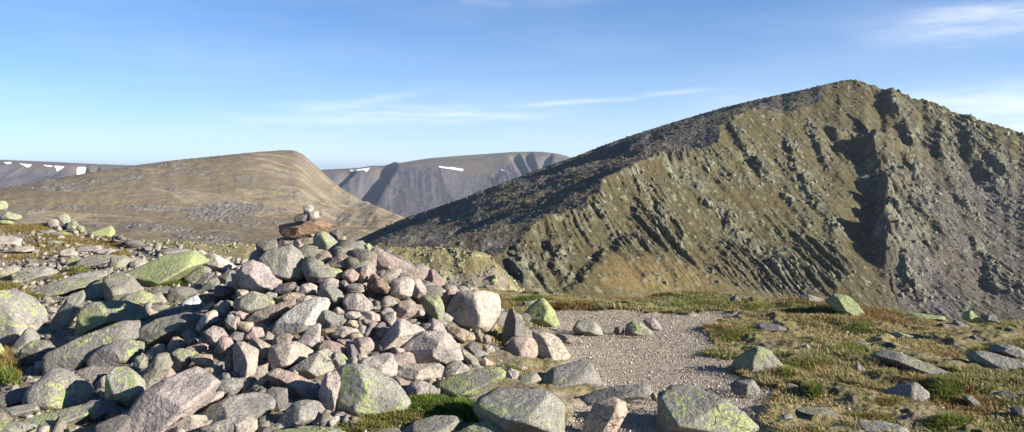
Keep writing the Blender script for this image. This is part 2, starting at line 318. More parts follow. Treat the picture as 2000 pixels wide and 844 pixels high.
ROCKS = '''A|515,50 545,35 578,38 580,68 560,85 555,95 520,88|P|0|small pale block crowning the very top of the cairn
A|553,95 580,78 612,75 618,118 590,130 555,135|P|0|pale squarish stone just under and right of the cairn's topmost block
A|457,118 480,96 530,90 553,105 555,135 520,150 480,150 460,138|D|0|dark rounded stone just under and left of the cairn's topmost block
A|365,170 460,155 560,142 600,126 650,130 680,150 680,185 650,205 600,225 490,250 420,250 367,245|O|0|long rust-brown beam of stone lying across the cairn summit
A|535,215 555,192 580,200 587,235 565,250 535,240|P|0|little pink knob of stone standing under the long rust-brown beam
A|580,260 600,225 650,210 690,235 740,285 778,325 770,350 700,370 640,345 590,330|G|.5|rounded stone with green lichen right below the rust-brown beam
A|685,215 745,198 770,225 755,262 735,270 700,240|D|0|dark pinkish stone behind the green-lichened stone near the cairn summit
A|745,260 790,235 797,290 770,300 745,280|T|0|small tan wedge poking up at the right edge near the cairn summit
A|780,300 830,280 900,272 922,300 910,335 860,335 800,330|G|.1|grey knobbly stone on the right skyline of the cairn
A|915,300 945,285 965,310 955,335 925,335|G|1|tiny bright green stone on the right skyline of the cairn
A|330,290 350,258 430,242 480,270 470,300 400,315 345,330|D|0|knobbly brown-grey stone capping the big green-grey block
A|440,262 490,270 520,310 552,405 545,428 515,415 470,330|K|0|long pink stone leaning down the right edge of the green-grey block
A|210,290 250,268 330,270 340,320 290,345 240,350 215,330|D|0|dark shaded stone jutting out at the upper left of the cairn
A|235,385 290,340 400,315 430,308 480,345 530,430 500,515 430,540 320,500 240,430|G|.5|big green-grey faceted block high in the cairn
A|155,400 175,350 215,330 245,365 240,400 200,410|G|0|grey stone tucked behind the green-grey block on the cairn's left skyline
A|90,490 130,430 185,405 240,430 330,490 375,535 340,590 280,620 200,610 110,570|P|.12|big pale angular block on the left shoulder of the cairn
A|70,600 85,592 150,600 160,635 120,645 80,635|P|0|small pink stone under the pale angular shoulder block
A|95,690 110,650 180,605 260,635 332,675 300,710 200,740 130,755 100,735|G|.65|flat stone patched bright green below the pale angular shoulder block
A|255,625 285,608 335,620 338,645 300,655 260,645|P|0|small pink lump at the right tip of the green-patched flat stone
A|320,600 360,560 455,545 462,590 420,615 350,620|D|0|dark mottled stone under the right side of the green-grey block
A|335,650 400,620 455,612 492,635 480,660 430,672 350,678|T|0|tan oval stone below the dark mottled one in the upper cairn
A|485,610 505,560 560,550 605,575 595,615 560,632 500,628|P|0|smooth pale pink stone with a straight top below the half-moon stone
A|532,490 545,430 560,415 650,440 750,465 765,490 740,520 650,545 590,550 545,520|G|.45|half-moon grey stone with a lichened right end in mid cairn
A|570,380 600,345 670,338 702,375 690,400 640,425 590,415|K|0|rounded pinkish stone right below the green-lichened summit stone
A|670,425 700,390 750,360 800,370 848,435 830,460 760,465 690,450|K|0|wedge-shaped pink stone above the right end of the half-moon stone
A|800,355 840,330 890,340 905,370 890,400 850,395|P|0|pale grey stone below the grey knobbly skyline stone
A|780,480 800,465 850,460 882,490 870,525 830,550 795,540 770,510|K|0|ball-shaped pink-brown stone right of the half-moon stone
A|880,480 900,445 935,430 960,465 945,520 905,555 880,545|K|0|upright pink egg stone between the ball-shaped and the orange stone
A|855,430 890,400 940,398 935,420 905,435 900,460 865,450|P|0|thin pale flake lying on top of the upright pink egg stone
A|942,550 965,510 985,490 1060,545 1080,580 1060,620 1000,610 950,580|O|0|bright orange-brown brick-shaped stone in the cairn's right half
A|620,570 650,530 700,515 745,535 755,570 720,590 650,595|P|0|whitish rounded stone under the half-moon stone
A|605,640 610,600 690,560 760,610 778,650 760,690 680,690 620,665|G|.1|lumpy grey-brown stone in the very middle of the cairn
A|750,540 790,530 825,575 810,585 765,575|D|0|small brown stone under the ball-shaped pink-brown stone
A|820,590 900,580 915,605 870,620 820,610|T|0|flat tan flake in mid cairn, lower left of the orange-brown brick
A|140,790 200,740 350,690 440,662 445,700 400,735 330,780 250,810 170,815|K|0|long reddish slab slanting under the green-patched flat stone
A|65,745 100,735 165,765 160,790 120,800 75,780|K|0|little pink stone at the left tip of the long reddish slab
A|450,715 450,690 480,655 550,632 590,650 590,670 520,700|P|0|pale pink stone resting on the upper left edge of the white sunlit slab
P|536,640 545,625 575,600 612,585 635,587 640,596 626,615 624,630 590,645 555,655 537,652|W|0|large whitish sunlit slab tilted in the centre of the cairn
K|690,160 720,80 790,88 870,75 920,140 995,190 995,235 900,260 830,270 720,260|P|0|large pale faceted stone right of the cairn's middle
K|445,330 500,230 600,280 705,340 700,375 640,415 500,430 460,415|G|.1|wedge stone, dark on one face and tan on the other, right of the whitish slab
K|580,250 630,205 700,260 690,290 640,290 600,280|P|0|small pale stone behind the dark-and-tan wedge stone
K|690,290 760,255 850,265 885,330 870,365 800,350 720,340|P|0|smooth pale stone right of the dark-and-tan wedge stone
K|710,390 750,345 830,350 855,380 830,425 780,420 720,400|T|0|tan stone under the smooth pale stone in mid cairn
K|880,290 900,260 970,250 1060,295 1065,350 1010,370 900,330|P|0|pale pink rounded stone under the large pale faceted stone
K|890,365 900,330 960,340 1050,380 1020,440 960,430 900,390|K|0|flat-faced reddish stone under the pale pink rounded one
K|450,480 460,440 560,425 620,425 590,470 460,500|O|0|thin orange-pink sliver beside the pink triangle
K|575,470 620,425 680,410 820,440 850,480 830,520 740,540 640,535 585,510|P|0|pitted pale stone with dark holes right of the pink triangle
K|620,560 640,540 740,545 765,590 740,625 700,615 650,600|K|0|small pink stone under the pitted pale stone
K|820,450 850,400 890,395 950,435 900,500 850,500|P|0|small pale angular stone right of the pitted pale stone
K|775,545 860,520 960,530 1000,590 990,650 900,715 850,680 800,610|P|0|lilac-grey potato-shaped stone in the lower middle of the cairn
K|725,700 740,600 790,600 850,700 840,745 750,750|D|0|dark grey stone under the left side of the potato-shaped stone
K|200,580 310,450 400,400 450,400 440,620 420,665 330,640 240,600|P|0|pale pink triangular slab under the whitish sunlit slab
K|440,600 470,555 560,560 680,610 710,650 700,700 600,680 480,660 442,640|K|.1|flat brown-pink stone right of the triangular slab's foot
K|560,690 620,675 690,700 765,790 750,830 680,850 600,840|G|.6|lichened grey stone right of the pyramid in the lower cairn
C|570,420 770,300 800,310 860,400 855,430 730,490 640,460|G|.3|pyramid-shaped grey-green stone low in the centre of the cairn
C|440,340 450,270 550,235 620,245 735,310 650,370 540,415 470,425 445,390|P|.15|blotched grey-and-pink block left of the pyramid-shaped stone
C|192,300 200,250 260,245 355,300 345,400 320,490 300,505 230,460 195,400|P|0|grey blade of stone standing upright low in the cairn
C|415,460 430,420 520,420 600,450 770,540 760,570 690,632 600,600 500,520|K|0|long brown-pink slab slanting below the pyramid-shaped stone
C|775,600 790,530 830,450 910,445 920,560 905,640 880,740 850,755 830,700|P|0|pale pillar stone standing left of the large green-streaked boulder
P|665,735 672,715 690,711 710,716 745,731 770,750 790,775 800,803 793,817 765,828 720,826 690,820 665,800 662,765|G|.62|large green-streaked boulder at the foot of the cairn
C|0,720 60,660 200,600 330,585 420,600 450,650 440,710 340,790 200,800 60,800|G|.4|long rounded grey boulder streaked with moss low in the cairn
C|425,560 460,540 550,560 560,640 540,690 450,700 430,620|D|0|dark pitted stone between the moss-streaked boulder and the pillar
C|475,790 520,730 600,650 680,635 760,650 805,710 800,760 700,790 600,820 500,830|G|.3|smooth turtle-backed stone left of the pillar's foot
C|0,800 150,760 240,748 330,780 340,844 300,900 0,900|P|.1|knobbly pale stone cut by the bottom edge under the moss-streaked boulder
C|440,860 500,820 700,795 850,785 950,800 1060,840 1080,900 440,900|G|.85|flat yellow-green stone at the bottom edge under the turtle-backed stone
C|70,560 80,510 150,480 260,490 275,520 220,580 130,620 90,610|G|.1|grey rounded stone under the upright blade of stone
C|135,380 160,305 195,300 192,400 190,430 140,430|D|0|small dark stone touching the left edge of the upright blade
C|240,590 400,465 430,480 425,510 320,580 260,600|K|0|thin rod-like pink stone slanting up right of the grey rounded stone
C|290,225 360,210 440,265 440,330 390,350 355,300|K|0|pinkish stone at the right shoulder of the upright blade
H|590,260 650,230 695,245 725,290 660,340 635,330|P|0|pale pink stone in the left cairn, upper one of a touching pair
H|655,360 695,290 740,300 760,345 730,385 680,385|K|0|pink stone in the left cairn, lower one of a touching pair
H|548,230 590,160 650,135 680,155 665,205 600,245 560,255|P|0|pale oval stone with a rusty end right of the lone large slab
H|645,110 690,85 735,100 740,150 720,180 670,170|G|0|grey stone right of the white quartz-like stone
H|455,105 490,75 560,48 575,70 560,110 510,150 470,135|X|0|bright white quartz-like stone on the left of the cairn
H|558,140 600,110 640,85 655,110 620,130 600,160 570,165|T|0|tan stone squeezed against the right side of the white stone
H|715,200 730,165 790,180 800,220 770,255 730,240|P|0|speckled grey stone above the pair of touching pink stones
H|735,290 770,262 830,275 825,310 780,330 745,315|D|0|small brown stone right of the pair of touching pink stones
H|830,290 870,235 925,240 935,290 890,310 840,305|K|0|pink stone above the upright blade of stone
H|770,170 790,145 850,160 860,185 810,190|K|0|small pink sliver left of the long reddish slab
H|485,310 520,295 555,310 545,330 500,335|T|0|tiny tan stone below the lone large slab
H|380,350 410,295 440,295 490,335 470,365 410,375|K|0|pink block under the front edge of the lone large slab
H|490,350 600,325 620,345 600,375 550,385 490,370|K|0|flat pink-brown flake right of the pink block in the left cairn
H|400,440 410,380 450,362 520,375 545,395 510,440 470,490 430,495 400,470|G|.55|blocky stone with a green lichen blotch in the left cairn
H|515,410 560,390 630,400 645,465 600,470 545,445|T|0|tan sunlit stone just right of the green-blotched blocky stone
H|245,420 260,380 310,340 365,335 355,390 300,410 265,425|T|0|tan-pink stone left of the green-blotched blocky stone
H|180,450 195,410 240,395 260,420 255,475 200,490|G|0|grey shaded stone propping the tan-pink stone
H|230,560 240,500 320,400 400,395 405,450 360,520 300,575 250,595|G|0|long grey stone leaning below the tan-pink stone
H|300,540 340,455 375,450 400,495 430,520 350,550|K|0|pink-grey pointed stone above the huge pale slab
H|30,600 40,520 80,465 150,470 230,560 240,620 200,690 150,735 80,690 35,650|G|.5|green-blotched boulder left of the huge pale slab
H|140,800 200,680 270,600 400,540 500,490 650,472 695,500 650,560 620,640 420,790 350,890 120,900|P|.05|huge smooth pale slab at the cairn's lower left foot
H|395,760 400,720 500,680 640,625 690,635 680,660 590,720 470,775 410,790|P|0|pale plank-like stone lying on the huge pale slab
H|350,844 430,790 500,755 570,750 608,775 600,800 520,860 350,880|P|.1|pale stone at the bottom edge just under the plank-like stone
H|230,270 250,230 330,190 480,158 580,180 590,230 560,270 545,300 470,290 350,330 270,330 240,310|G|.35|lone large grey slab left of the cairn, below the white stone
H|15,420 40,380 90,370 140,400 130,440 60,460 25,450|G|.5|rounded boulder with a sunlit green cap in the cairn's shadow
G|435,290 450,170 500,145 640,140 700,145 760,180 780,230 700,270 600,280 520,300 440,330|G|.7|large boulder with a bright green sunlit face left of the cairn
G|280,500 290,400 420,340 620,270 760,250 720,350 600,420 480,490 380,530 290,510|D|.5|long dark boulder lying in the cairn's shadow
G|-80,120 0,85 60,82 140,100 200,140 240,190 230,240 150,330 50,420 0,430 -60,400|G|.45|great rounded lichened boulder at the left edge of the view
G|30,430 90,360 140,290 170,285 205,340 190,370 120,420 60,440|G|.1|tilted pink-grey stone under the great rounded boulder
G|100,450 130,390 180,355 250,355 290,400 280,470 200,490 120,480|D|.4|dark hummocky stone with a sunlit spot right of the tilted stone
G|275,280 300,220 380,100 440,75 452,110 430,170 370,270 330,310 290,315|G|.3|long slab standing on its edge between two dark clefts
G|150,680 170,600 290,505 340,505 420,560 480,620 480,700 380,720 270,745 200,720|G|.4|peaked green-grey boulder in the left foreground
G|50,790 200,750 420,715 520,712 535,735 480,790 350,835 200,840 100,820|G|.7|green wedge-shaped slab in front of the peaked boulder
G|-50,790 60,785 160,815 230,844 260,900 -50,900|G|.6|green-topped stone cut off by the lower left corner
G|530,800 600,755 680,750 700,800 690,890 520,890|D|.2|dark stone cut by the bottom edge left of the huge pale slab
G|-20,640 80,615 170,610 160,690 60,700 0,720|D|.1|flat dark slab left of the peaked boulder
G|0,770 30,715 110,695 180,700 200,740 60,785|G|.1|grey slab between the flat dark slab and the green wedge
G|-40,380 0,368 18,400 15,470 0,500 -40,480|G|.6|lichened stone sliver at the left edge beneath the great boulder
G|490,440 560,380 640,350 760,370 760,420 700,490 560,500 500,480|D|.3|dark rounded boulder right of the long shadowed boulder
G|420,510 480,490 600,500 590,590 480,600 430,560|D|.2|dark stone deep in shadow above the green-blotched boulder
G|450,700 500,665 600,680 640,720 560,780 500,780|D|.1|dark stone right of the tip of the green wedge slab
G|170,90 300,40 400,10 520,0 540,12 470,70 400,80 330,110 240,120|G|.4|pale lichened slab above the slab standing on its edge
J|130,350 300,270 420,215 600,190 650,180 750,270 650,320 520,410 340,460 280,500 200,450|G|.9|great yellow-green lichened slab behind the left boulder field
J|600,390 740,290 800,330 800,370 700,440 620,465|G|.5|tilted grey-green block below the great yellow-green slab
J|650,470 780,335 830,340 830,370 700,500 670,500|D|.3|dark narrow slab leaning beside the tilted grey-green block
J|690,515 830,385 870,370 875,440 840,500 780,525|G|.5|green-grey stone right of the dark narrow leaning slab
J|720,215 780,190 850,200 950,280 1005,300 1000,340 900,360 800,320 740,260|P|.25|long pink-grey boulder behind the cairn's left shoulder
J|870,390 950,330 1010,340 1010,400 960,450 910,470 880,440|D|0|dark block left of the pale angular shoulder block
J|300,500 370,465 450,470 470,490 440,570 400,590 350,560|D|.4|mossy dark stone under the tuft by the yellow-green slab
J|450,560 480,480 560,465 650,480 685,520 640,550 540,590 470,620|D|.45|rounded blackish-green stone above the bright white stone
J|60,590 130,530 240,505 330,530 405,590 380,610 280,620 200,650 120,620|G|.4|low domed lichened stone behind the bright green boulder
J|270,690 290,640 350,620 450,620 460,640 400,660 300,700|G|.6|small green stone beside the bright green boulder
J|290,730 400,670 560,640 640,680 660,700 400,760|D|0|flat shaded stone left of the white quartz-like stone
J|840,500 870,450 900,470 1000,480 1020,520 930,560 850,540|D|0|dark hidden stone under the dark block by the shoulder
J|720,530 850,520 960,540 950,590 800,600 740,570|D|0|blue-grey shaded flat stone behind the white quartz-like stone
J|-60,380 0,365 120,370 200,450 240,500 60,590 0,600 -40,600|G|.5|wide lichened slab left of the great yellow-green slab
J|150,280 200,240 290,270 300,300 230,330 160,320|P|.1|round pinkish stone above the wide lichened slab
J|-30,300 0,220 80,215 150,270 140,300 0,340|G|.5|pale green stone left of the round pinkish stone
I|-40,60 0,52 35,55 60,85 50,125 0,135 -40,130|G|.6|round boulder highest on the left skyline
I|10,190 65,140 120,160 165,175 165,200 120,220 40,210|G|.6|low green boulder on the skyline beneath the round one
I|0,205 60,210 105,230 90,250 0,250|G|.9|bright green flat stone at the left edge near the skyline
I|395,225 430,205 475,210 485,270 440,285 400,265|P|.3|grey stone at the left of the skyline boulder cluster
I|485,170 530,158 565,180 575,215 545,290 490,280|G|.6|tallest stone of the skyline boulder cluster on the left
I|550,250 600,212 640,235 640,280 600,300 550,290|G|.6|rounded stone just right of the tallest skyline stone
I|630,270 660,252 695,270 695,305 650,320|G|.6|rightmost small stone of the skyline boulder cluster
I|740,320 830,290 910,260 935,300 940,360 880,365 800,350|G|1|pointed bright green stone on the left skyline
I|945,332 968,330 972,385 948,392|D|0|small dark upright stone post on the left skyline
I|970,335 1010,350 1060,390 1050,420 980,400|G|.7|green stone just right of the dark upright post
I|635,440 700,420 800,425 830,450 780,480 650,475|P|.5|flat buff stone below the brown grass of the left skyline
I|770,470 850,445 920,450 960,475 950,495 800,497|P|.1|smooth pinkish stone beside the flat buff stone
I|500,460 560,445 630,480 640,510 560,520 500,500|P|.2|speckled grey stone left of the flat buff stone
I|390,390 440,375 490,395 480,430 400,430|G|.85|small yellow-green stone left in the brown grass
I|330,300 420,290 450,305 410,335 350,335|G|0|smooth bare grey stone amid the brown grass
I|430,310 520,305 590,335 540,350 430,335|G|.6|low green slab amid the brown grass
I|630,590 680,530 800,500 900,500 960,520 960,560 880,590 750,600|G|.45|broad flat grey-green slab below the smooth pinkish stone
I|940,510 1020,500 1080,540 1060,570 980,590 930,570|G|.5|grey-green stone at the right end of the broad flat slab
I|1080,570 1130,530 1200,550 1210,580 1150,620 1090,620|P|.2|pale rounded stone at the left end of the yellow-green slab
I|-30,720 0,640 60,600 130,590 150,640 120,690 40,730|P|.4|pale crusty stone at the left edge above the great boulder
I|120,650 250,600 380,610 440,650 380,690 300,700 200,750 130,750|G|.5|wide flat lichened stone right of the pale crusty stone
I|270,790 450,730 650,660 800,610 875,610 880,640 780,720 700,780 540,830 450,840 340,820|G|.5|very long lichened slab slanting up to a dark cleft
I|780,720 870,640 940,575 930,620 870,700 850,730|G|.3|thin flake wedged in the cleft of the long slab
I|700,800 800,730 940,650 1020,660 1080,700 1060,820 980,860 700,860|G|.5|broad lichened slab right of the dark cleft
I|550,550 590,515 650,520 670,550 620,590 560,590|G|.5|small rounded green stone left of the broad flat slab
I|-30,440 -20,340 100,340 160,370 150,430 60,440|P|.4|flat pinkish slab at the far left edge under brown grass
I|60,470 140,430 260,420 270,470 150,490|P|.3|flat pale slab beside the far left pinkish slab
B|90,80 140,90 230,150 340,210 420,240 420,290 350,300 230,280 150,250 100,180|K|.05|largest pink slab on the cairn's right skyline
B|55,140 100,105 150,170 155,240 110,250 80,210|K|0|dark-sided pink block leaning on the largest pink slab
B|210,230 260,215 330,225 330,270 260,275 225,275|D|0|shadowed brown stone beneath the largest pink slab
B|212,360 225,300 290,275 350,275 365,310 330,350 345,400 280,410 220,395|P|0|pitted pale grey boulder right of the orange-brown brick
B|340,350 360,290 400,285 447,355 440,390 390,415 355,385|P|0|pale rounded block right of the pitted pale grey boulder
B|445,290 450,225 500,230 570,300 575,330 520,340 470,330|K|0|brown-pink stone sticking up on the cairn's right edge
B|440,360 460,335 495,355 495,385 455,395|K|0|small pink stone left of the round one at the cairn's right edge
B|492,355 530,332 578,370 560,395 510,385|P|0|small round grey stone under the one sticking up at right
B|540,410 600,350 640,375 630,430 590,465 550,440|K|0|brown-pink stone leaning on the great rounded boulder
B|410,410 440,395 530,400 560,460 565,520 540,575 480,540 430,470|G|.75|upright stone with bright green right flank by the great rounded boulder
B|572,510 600,450 660,380 770,365 850,375 930,400 942,450 925,530 870,620 820,635 700,610 620,570|P|0|great rounded pink boulder standing at the cairn's right end
B|240,540 270,440 350,430 400,480 370,520 330,545 290,555|K|0|flat-faced brown stone below the pitted pale grey boulder
B|90,790 190,640 260,560 310,565 380,620 350,680 250,745 130,790|P|.1|long pale block slanting left of the big pink triangular slab
B|330,610 370,585 435,620 430,650 360,670|W|0|small white stone above the big pink triangular slab
D|375,280 430,230 500,170 640,175 700,220 740,280 765,380 690,400 480,385 400,350|P|0|big pink triangular slab low on the cairn's right
B|440,590 490,545 550,580 580,640 530,650 440,620|P|0|angular grey-pink stone left below the great rounded boulder
B|550,605 620,600 700,620 765,660 760,690 680,700 600,640|T|0|flat tan stone under the great rounded boulder
D|640,470 650,430 720,395 780,385 820,420 815,450 740,470 660,485|P|0|pale loaf-shaped stone right under the big pink triangular slab
D|325,450 370,400 600,380 635,410 620,470 580,500 430,505 350,470|P|.05|broad pinkish stone lying under the big pink triangular slab
D|70,350 180,330 290,310 325,400 320,450 290,480 200,430 80,390|P|0|pale block with a dark top edge above the green-streaked boulder
D|395,570 430,510 500,500 580,540 605,590 570,620 500,655 430,620|P|0|lilac-grey barrel-shaped stone standing by the green grass
D|300,490 330,470 400,500 420,520 395,570 350,550|K|0|brown stone between the green-streaked boulder and the barrel stone
D|500,490 570,478 600,500 580,530 540,530|T|0|tiny tan stone on top of the barrel-shaped stone
D|590,530 650,490 850,430 1000,410 1045,440 1040,480 950,550 880,600 700,640 630,600|G|.7|long slab with a bright green patch beside the green grass
D|780,270 840,235 890,260 880,300 850,350 800,300|D|.1|dark grey stone right of the big pink triangular slab
D|745,270 790,290 870,350 885,400 820,400 760,330|G|0|grey sloping stone touching the big triangular slab's right edge
D|850,150 890,150 910,200 900,230 860,210|G|0|narrow grey stone beneath the great rounded boulder's right side
D|905,200 930,185 970,200 960,240 920,250|K|0|small brown stone in the shade right of the great boulder
D|905,260 970,262 992,300 940,320 910,300|P|0|small pale pink stone left of the dark spire
D|890,370 920,340 980,380 960,400 900,410|T|0|small tan stone above the right end of the green-patched long slab
E|55,570 100,490 150,520 140,560 100,590 60,580|P|0|small pale angular stone right of the green-patched long slab
P|925,800 940,775 965,755 1010,752 1070,765 1100,790 1100,850 1060,870 970,860 935,815|G|.35|large cracked grey slab at the bottom edge left of the path
D|370,840 480,760 570,730 700,740 760,780 720,844 650,890 370,890|G|.4|low lichened stone in the turf at the bottom edge
P|870,855 925,828 960,818 990,835 990,865 880,870|G|.6|low green-grey stone at the bottom left of the cracked slab
E|65,400 60,300 95,185 120,185 150,240 200,310 180,340 100,370|D|.4|dark pointed spire of stone right of the cairn
E|160,210 260,118 285,120 345,190 365,260 330,290 200,260|G|1.1|bright yellow-green pyramid stone at the head of the path
E|80,430 90,350 140,330 220,330 250,370 245,430 190,470 130,470|K|0|rounded pink stone in front of the dark spire
E|215,300 300,300 360,330 430,430 400,460 310,500 260,450 230,380|P|.4|large smooth pale stone right of the rounded pink one
E|330,310 420,315 480,335 495,360 440,375 370,360|P|0|low pale pink stone at the path's left edge
E|440,290 470,235 530,230 590,270 605,315 540,325 460,315|G|.4|flat grey stone half buried in the path's gravel
E|725,300 735,260 770,240 800,245 865,290 870,320 800,325 730,325|G|.5|green-topped stone lying in the middle of the path
E|820,240 870,225 900,240 925,290 870,295 840,270|P|0|bare grey stone behind the green-topped one on the path
E|660,300 670,275 700,270 720,285 720,310 670,315|D|0|small dark round stone on the path left of the green-topped one
E|255,580 330,500 480,450 530,470 590,550 612,590 560,610 480,640 370,630 280,620|G|.35|large flat-faced grey boulder at the path's left edge
E|120,590 150,540 240,520 270,560 210,600 130,605|G|.1|grey stone left of the flat-faced grey boulder
E|125,490 170,480 205,500 200,525 150,520|P|0|small grey stone in the grass under the rounded pink one
E|480,690 500,650 600,610 750,585 840,580 875,620 850,650 760,670 640,690 560,720|G|.35|low dark-sided boulder bridging the path in the foreground
E|490,844 520,760 560,690 660,660 720,680 735,730 680,830 640,890 480,890|T|.25|tan-faced boulder at the bottom edge in the path
E|915,650 960,600 1100,575 1150,600 1350,720 1440,800 1400,890 890,890 920,760|G|.55|big flat green-speckled slab at the bottom edge of the path
P|1420,732 1440,700 1475,677 1500,683 1520,705 1540,727 1520,737 1470,744 1430,745|G|.5|big tilted lichened boulder casting a shadow on the path
P|1425,747 1470,741 1483,760 1478,778 1450,780 1430,766|G|0|grey block under the big tilted boulder at the path
E|860,640 885,625 910,650 900,680 870,670|G|0|small grey stone between the two foreground path boulders
E|165,160 170,135 230,130 235,150 210,170|G|0|small grey stone behind the yellow-green pyramid
F|330,110 380,95 440,120 540,150 540,170 450,170 400,150|P|.5|whitish flat boulder on the grassy rim of the summit
F|480,140 530,100 600,105 650,150 690,220 720,250 660,245 590,220 530,190|G|.8|large green boulder on the grassy rim of the summit
F|100,290 120,255 160,245 220,260 290,288 300,310 220,318 150,305|D|.1|dark low stone in the grass right of the path
F|310,420 340,380 380,370 430,410 420,430 350,430|P|.1|pale conical stone in the grass right of the path
F|620,370 650,350 700,355 750,378 690,385|G|.6|flat green stone sunk in the grass
F|810,330 870,300 950,320 900,345 840,345|P|.7|small yellowish stone sunk in the grass below the rim
F|910,240 915,205 960,200 1110,210 1115,230 1040,245 940,250|G|.8|long low green stone on the rim at right
F|1220,230 1230,195 1270,185 1310,230 1330,250 1260,250|G|.85|rounded green stone on the rim at right
F|1330,215 1380,205 1420,245 1350,250|G|.5|small grey-green stone next to the rounded rim stone
F|1165,260 1180,238 1230,255 1290,300 1240,300 1180,285|G|.3|slanted grey stone just below the rim at right
F|1230,345 1280,318 1350,350 1340,365 1260,365|D|.1|small dark grey hump in the grass at right
F|1355,410 1400,375 1480,368 1540,390 1570,450 1500,450 1420,430|G|.2|grey domed boulder at the right edge, rear one of two
F|1255,440 1310,412 1400,420 1500,445 1560,470 1540,530 1420,530 1320,500 1270,465|G|.2|grey oblong boulder at the right edge, front one of two
F|750,460 800,400 850,410 950,450 1150,520 1320,570 1290,590 1150,570 1000,545 850,490|G|.45|very long narrow slab sloping through the right-hand grass
F|735,665 860,600 960,570 1030,620 1040,700 960,690 850,670|G|.5|triangular lichened stone in the right foreground grass
F|860,570 930,556 1000,585 900,600|G|.2|small flat stone right above the triangular lichened stone
F|230,595 290,578 370,605 330,622 260,618|P|.1|low pale stone beside the shadowed gravel at the path's right
F|310,745 360,720 450,712 560,750 610,790 560,800 450,770 360,765|G|.45|low broken slab with a green spot in the lower right grass
F|630,830 680,785 800,780 900,810 960,870 630,870|G|.35|mottled low stone at the bottom edge in the right grass
F|1410,640 1440,610 1560,665 1600,700 1500,710 1430,690|D|.1|dark low stone cut by the right edge in the lower grass
F|1220,655 1260,645 1310,680 1340,730 1280,715|G|.1|narrow grey stone beside the thickest grass clump
F|180,800 200,770 260,745 295,750 290,800 250,812|G|0|grey angular stone at the bottom edge right of the path
F|550,645 580,615 660,625 670,648 600,655|P|.1|low grey stone in dry grass left of the triangular one
E|1290,120 1330,100 1358,130 1330,147 1300,142|D|0|small dark stone perched on the rim behind the path
F|450,580 490,566 520,590 470,597|P|0|tiny pale stone in dry grass below the curved grass bank
F|635,510 650,465 690,500 700,540 650,555|G|0|small grey fin of stone right of the curved grass bank
F|960,780 1000,765 1045,785 1040,812 960,810|G|.1|small flat grey stone at the bottom right in dry grass
F|1480,720 1530,700 1600,750 1600,800 1520,770|D|0|dark sunken stone at the lower right edge'''
# ------------------------------------------------------------------ stones
CROP = dict(A=(440,390,3.375), B=(700,460,3.375), C=(400,600,3.459), D=(680,600,3.459), E=(960,540,2.777), F=(1440,540,2.777),
            G=(0,540,2.775), H=(200,560,2.973), I=(0,380,4.22), J=(220,450,4.22), K=(540,560,5.273), L=(620,500,4.69), P=(0,0,1))
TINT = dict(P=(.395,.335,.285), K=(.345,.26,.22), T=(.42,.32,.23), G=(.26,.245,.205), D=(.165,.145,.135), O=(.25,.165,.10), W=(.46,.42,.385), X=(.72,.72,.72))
_ico = {}
def ico(n):
    if n not in _ico:
        import bmesh
        bm = bmesh.new(); bmesh.ops.create_icosphere(bm, subdivisions=n, radius=1)
        V = np.array([v.co[:] for v in bm.verts]); Fc = np.array([[v.index for v in f.verts] for f in bm.faces]); bm.free()
        _ico[n] = (V/np.linalg.norm(V, axis=1)[:, None], Fc)
    return _ico[n]
def hull2(p):
    p = sorted(map(tuple, p)); 
    def half(q):
        h = []
        for a in q:
            while len(h) > 1 and (h[-1][0]-h[-2][0])*(a[1]-h[-2][1])-(h[-1][1]-h[-2][1])*(a[0]-h[-2][0]) <= 0: h.pop()
            h.append(a)
        return h
    a = half(p); b = half(p[::-1]); return np.array(a[:-1]+b[:-1])
def star(planes, dirs, p):
    """radius of a rounded convex solid given by planes n.x <= h"""
    N = np.array([q[0] for q in planes]); h = np.array([q[1] for q in planes])
    g = np.maximum(dirs@N.T, 0)/h[None]
    m = g.max(1)
    return 1.0/(m*((g/m[:, None])**p).sum(1)**(1/p))
def unit(v): v = np.asarray(v, float); return v/np.linalg.norm(v)
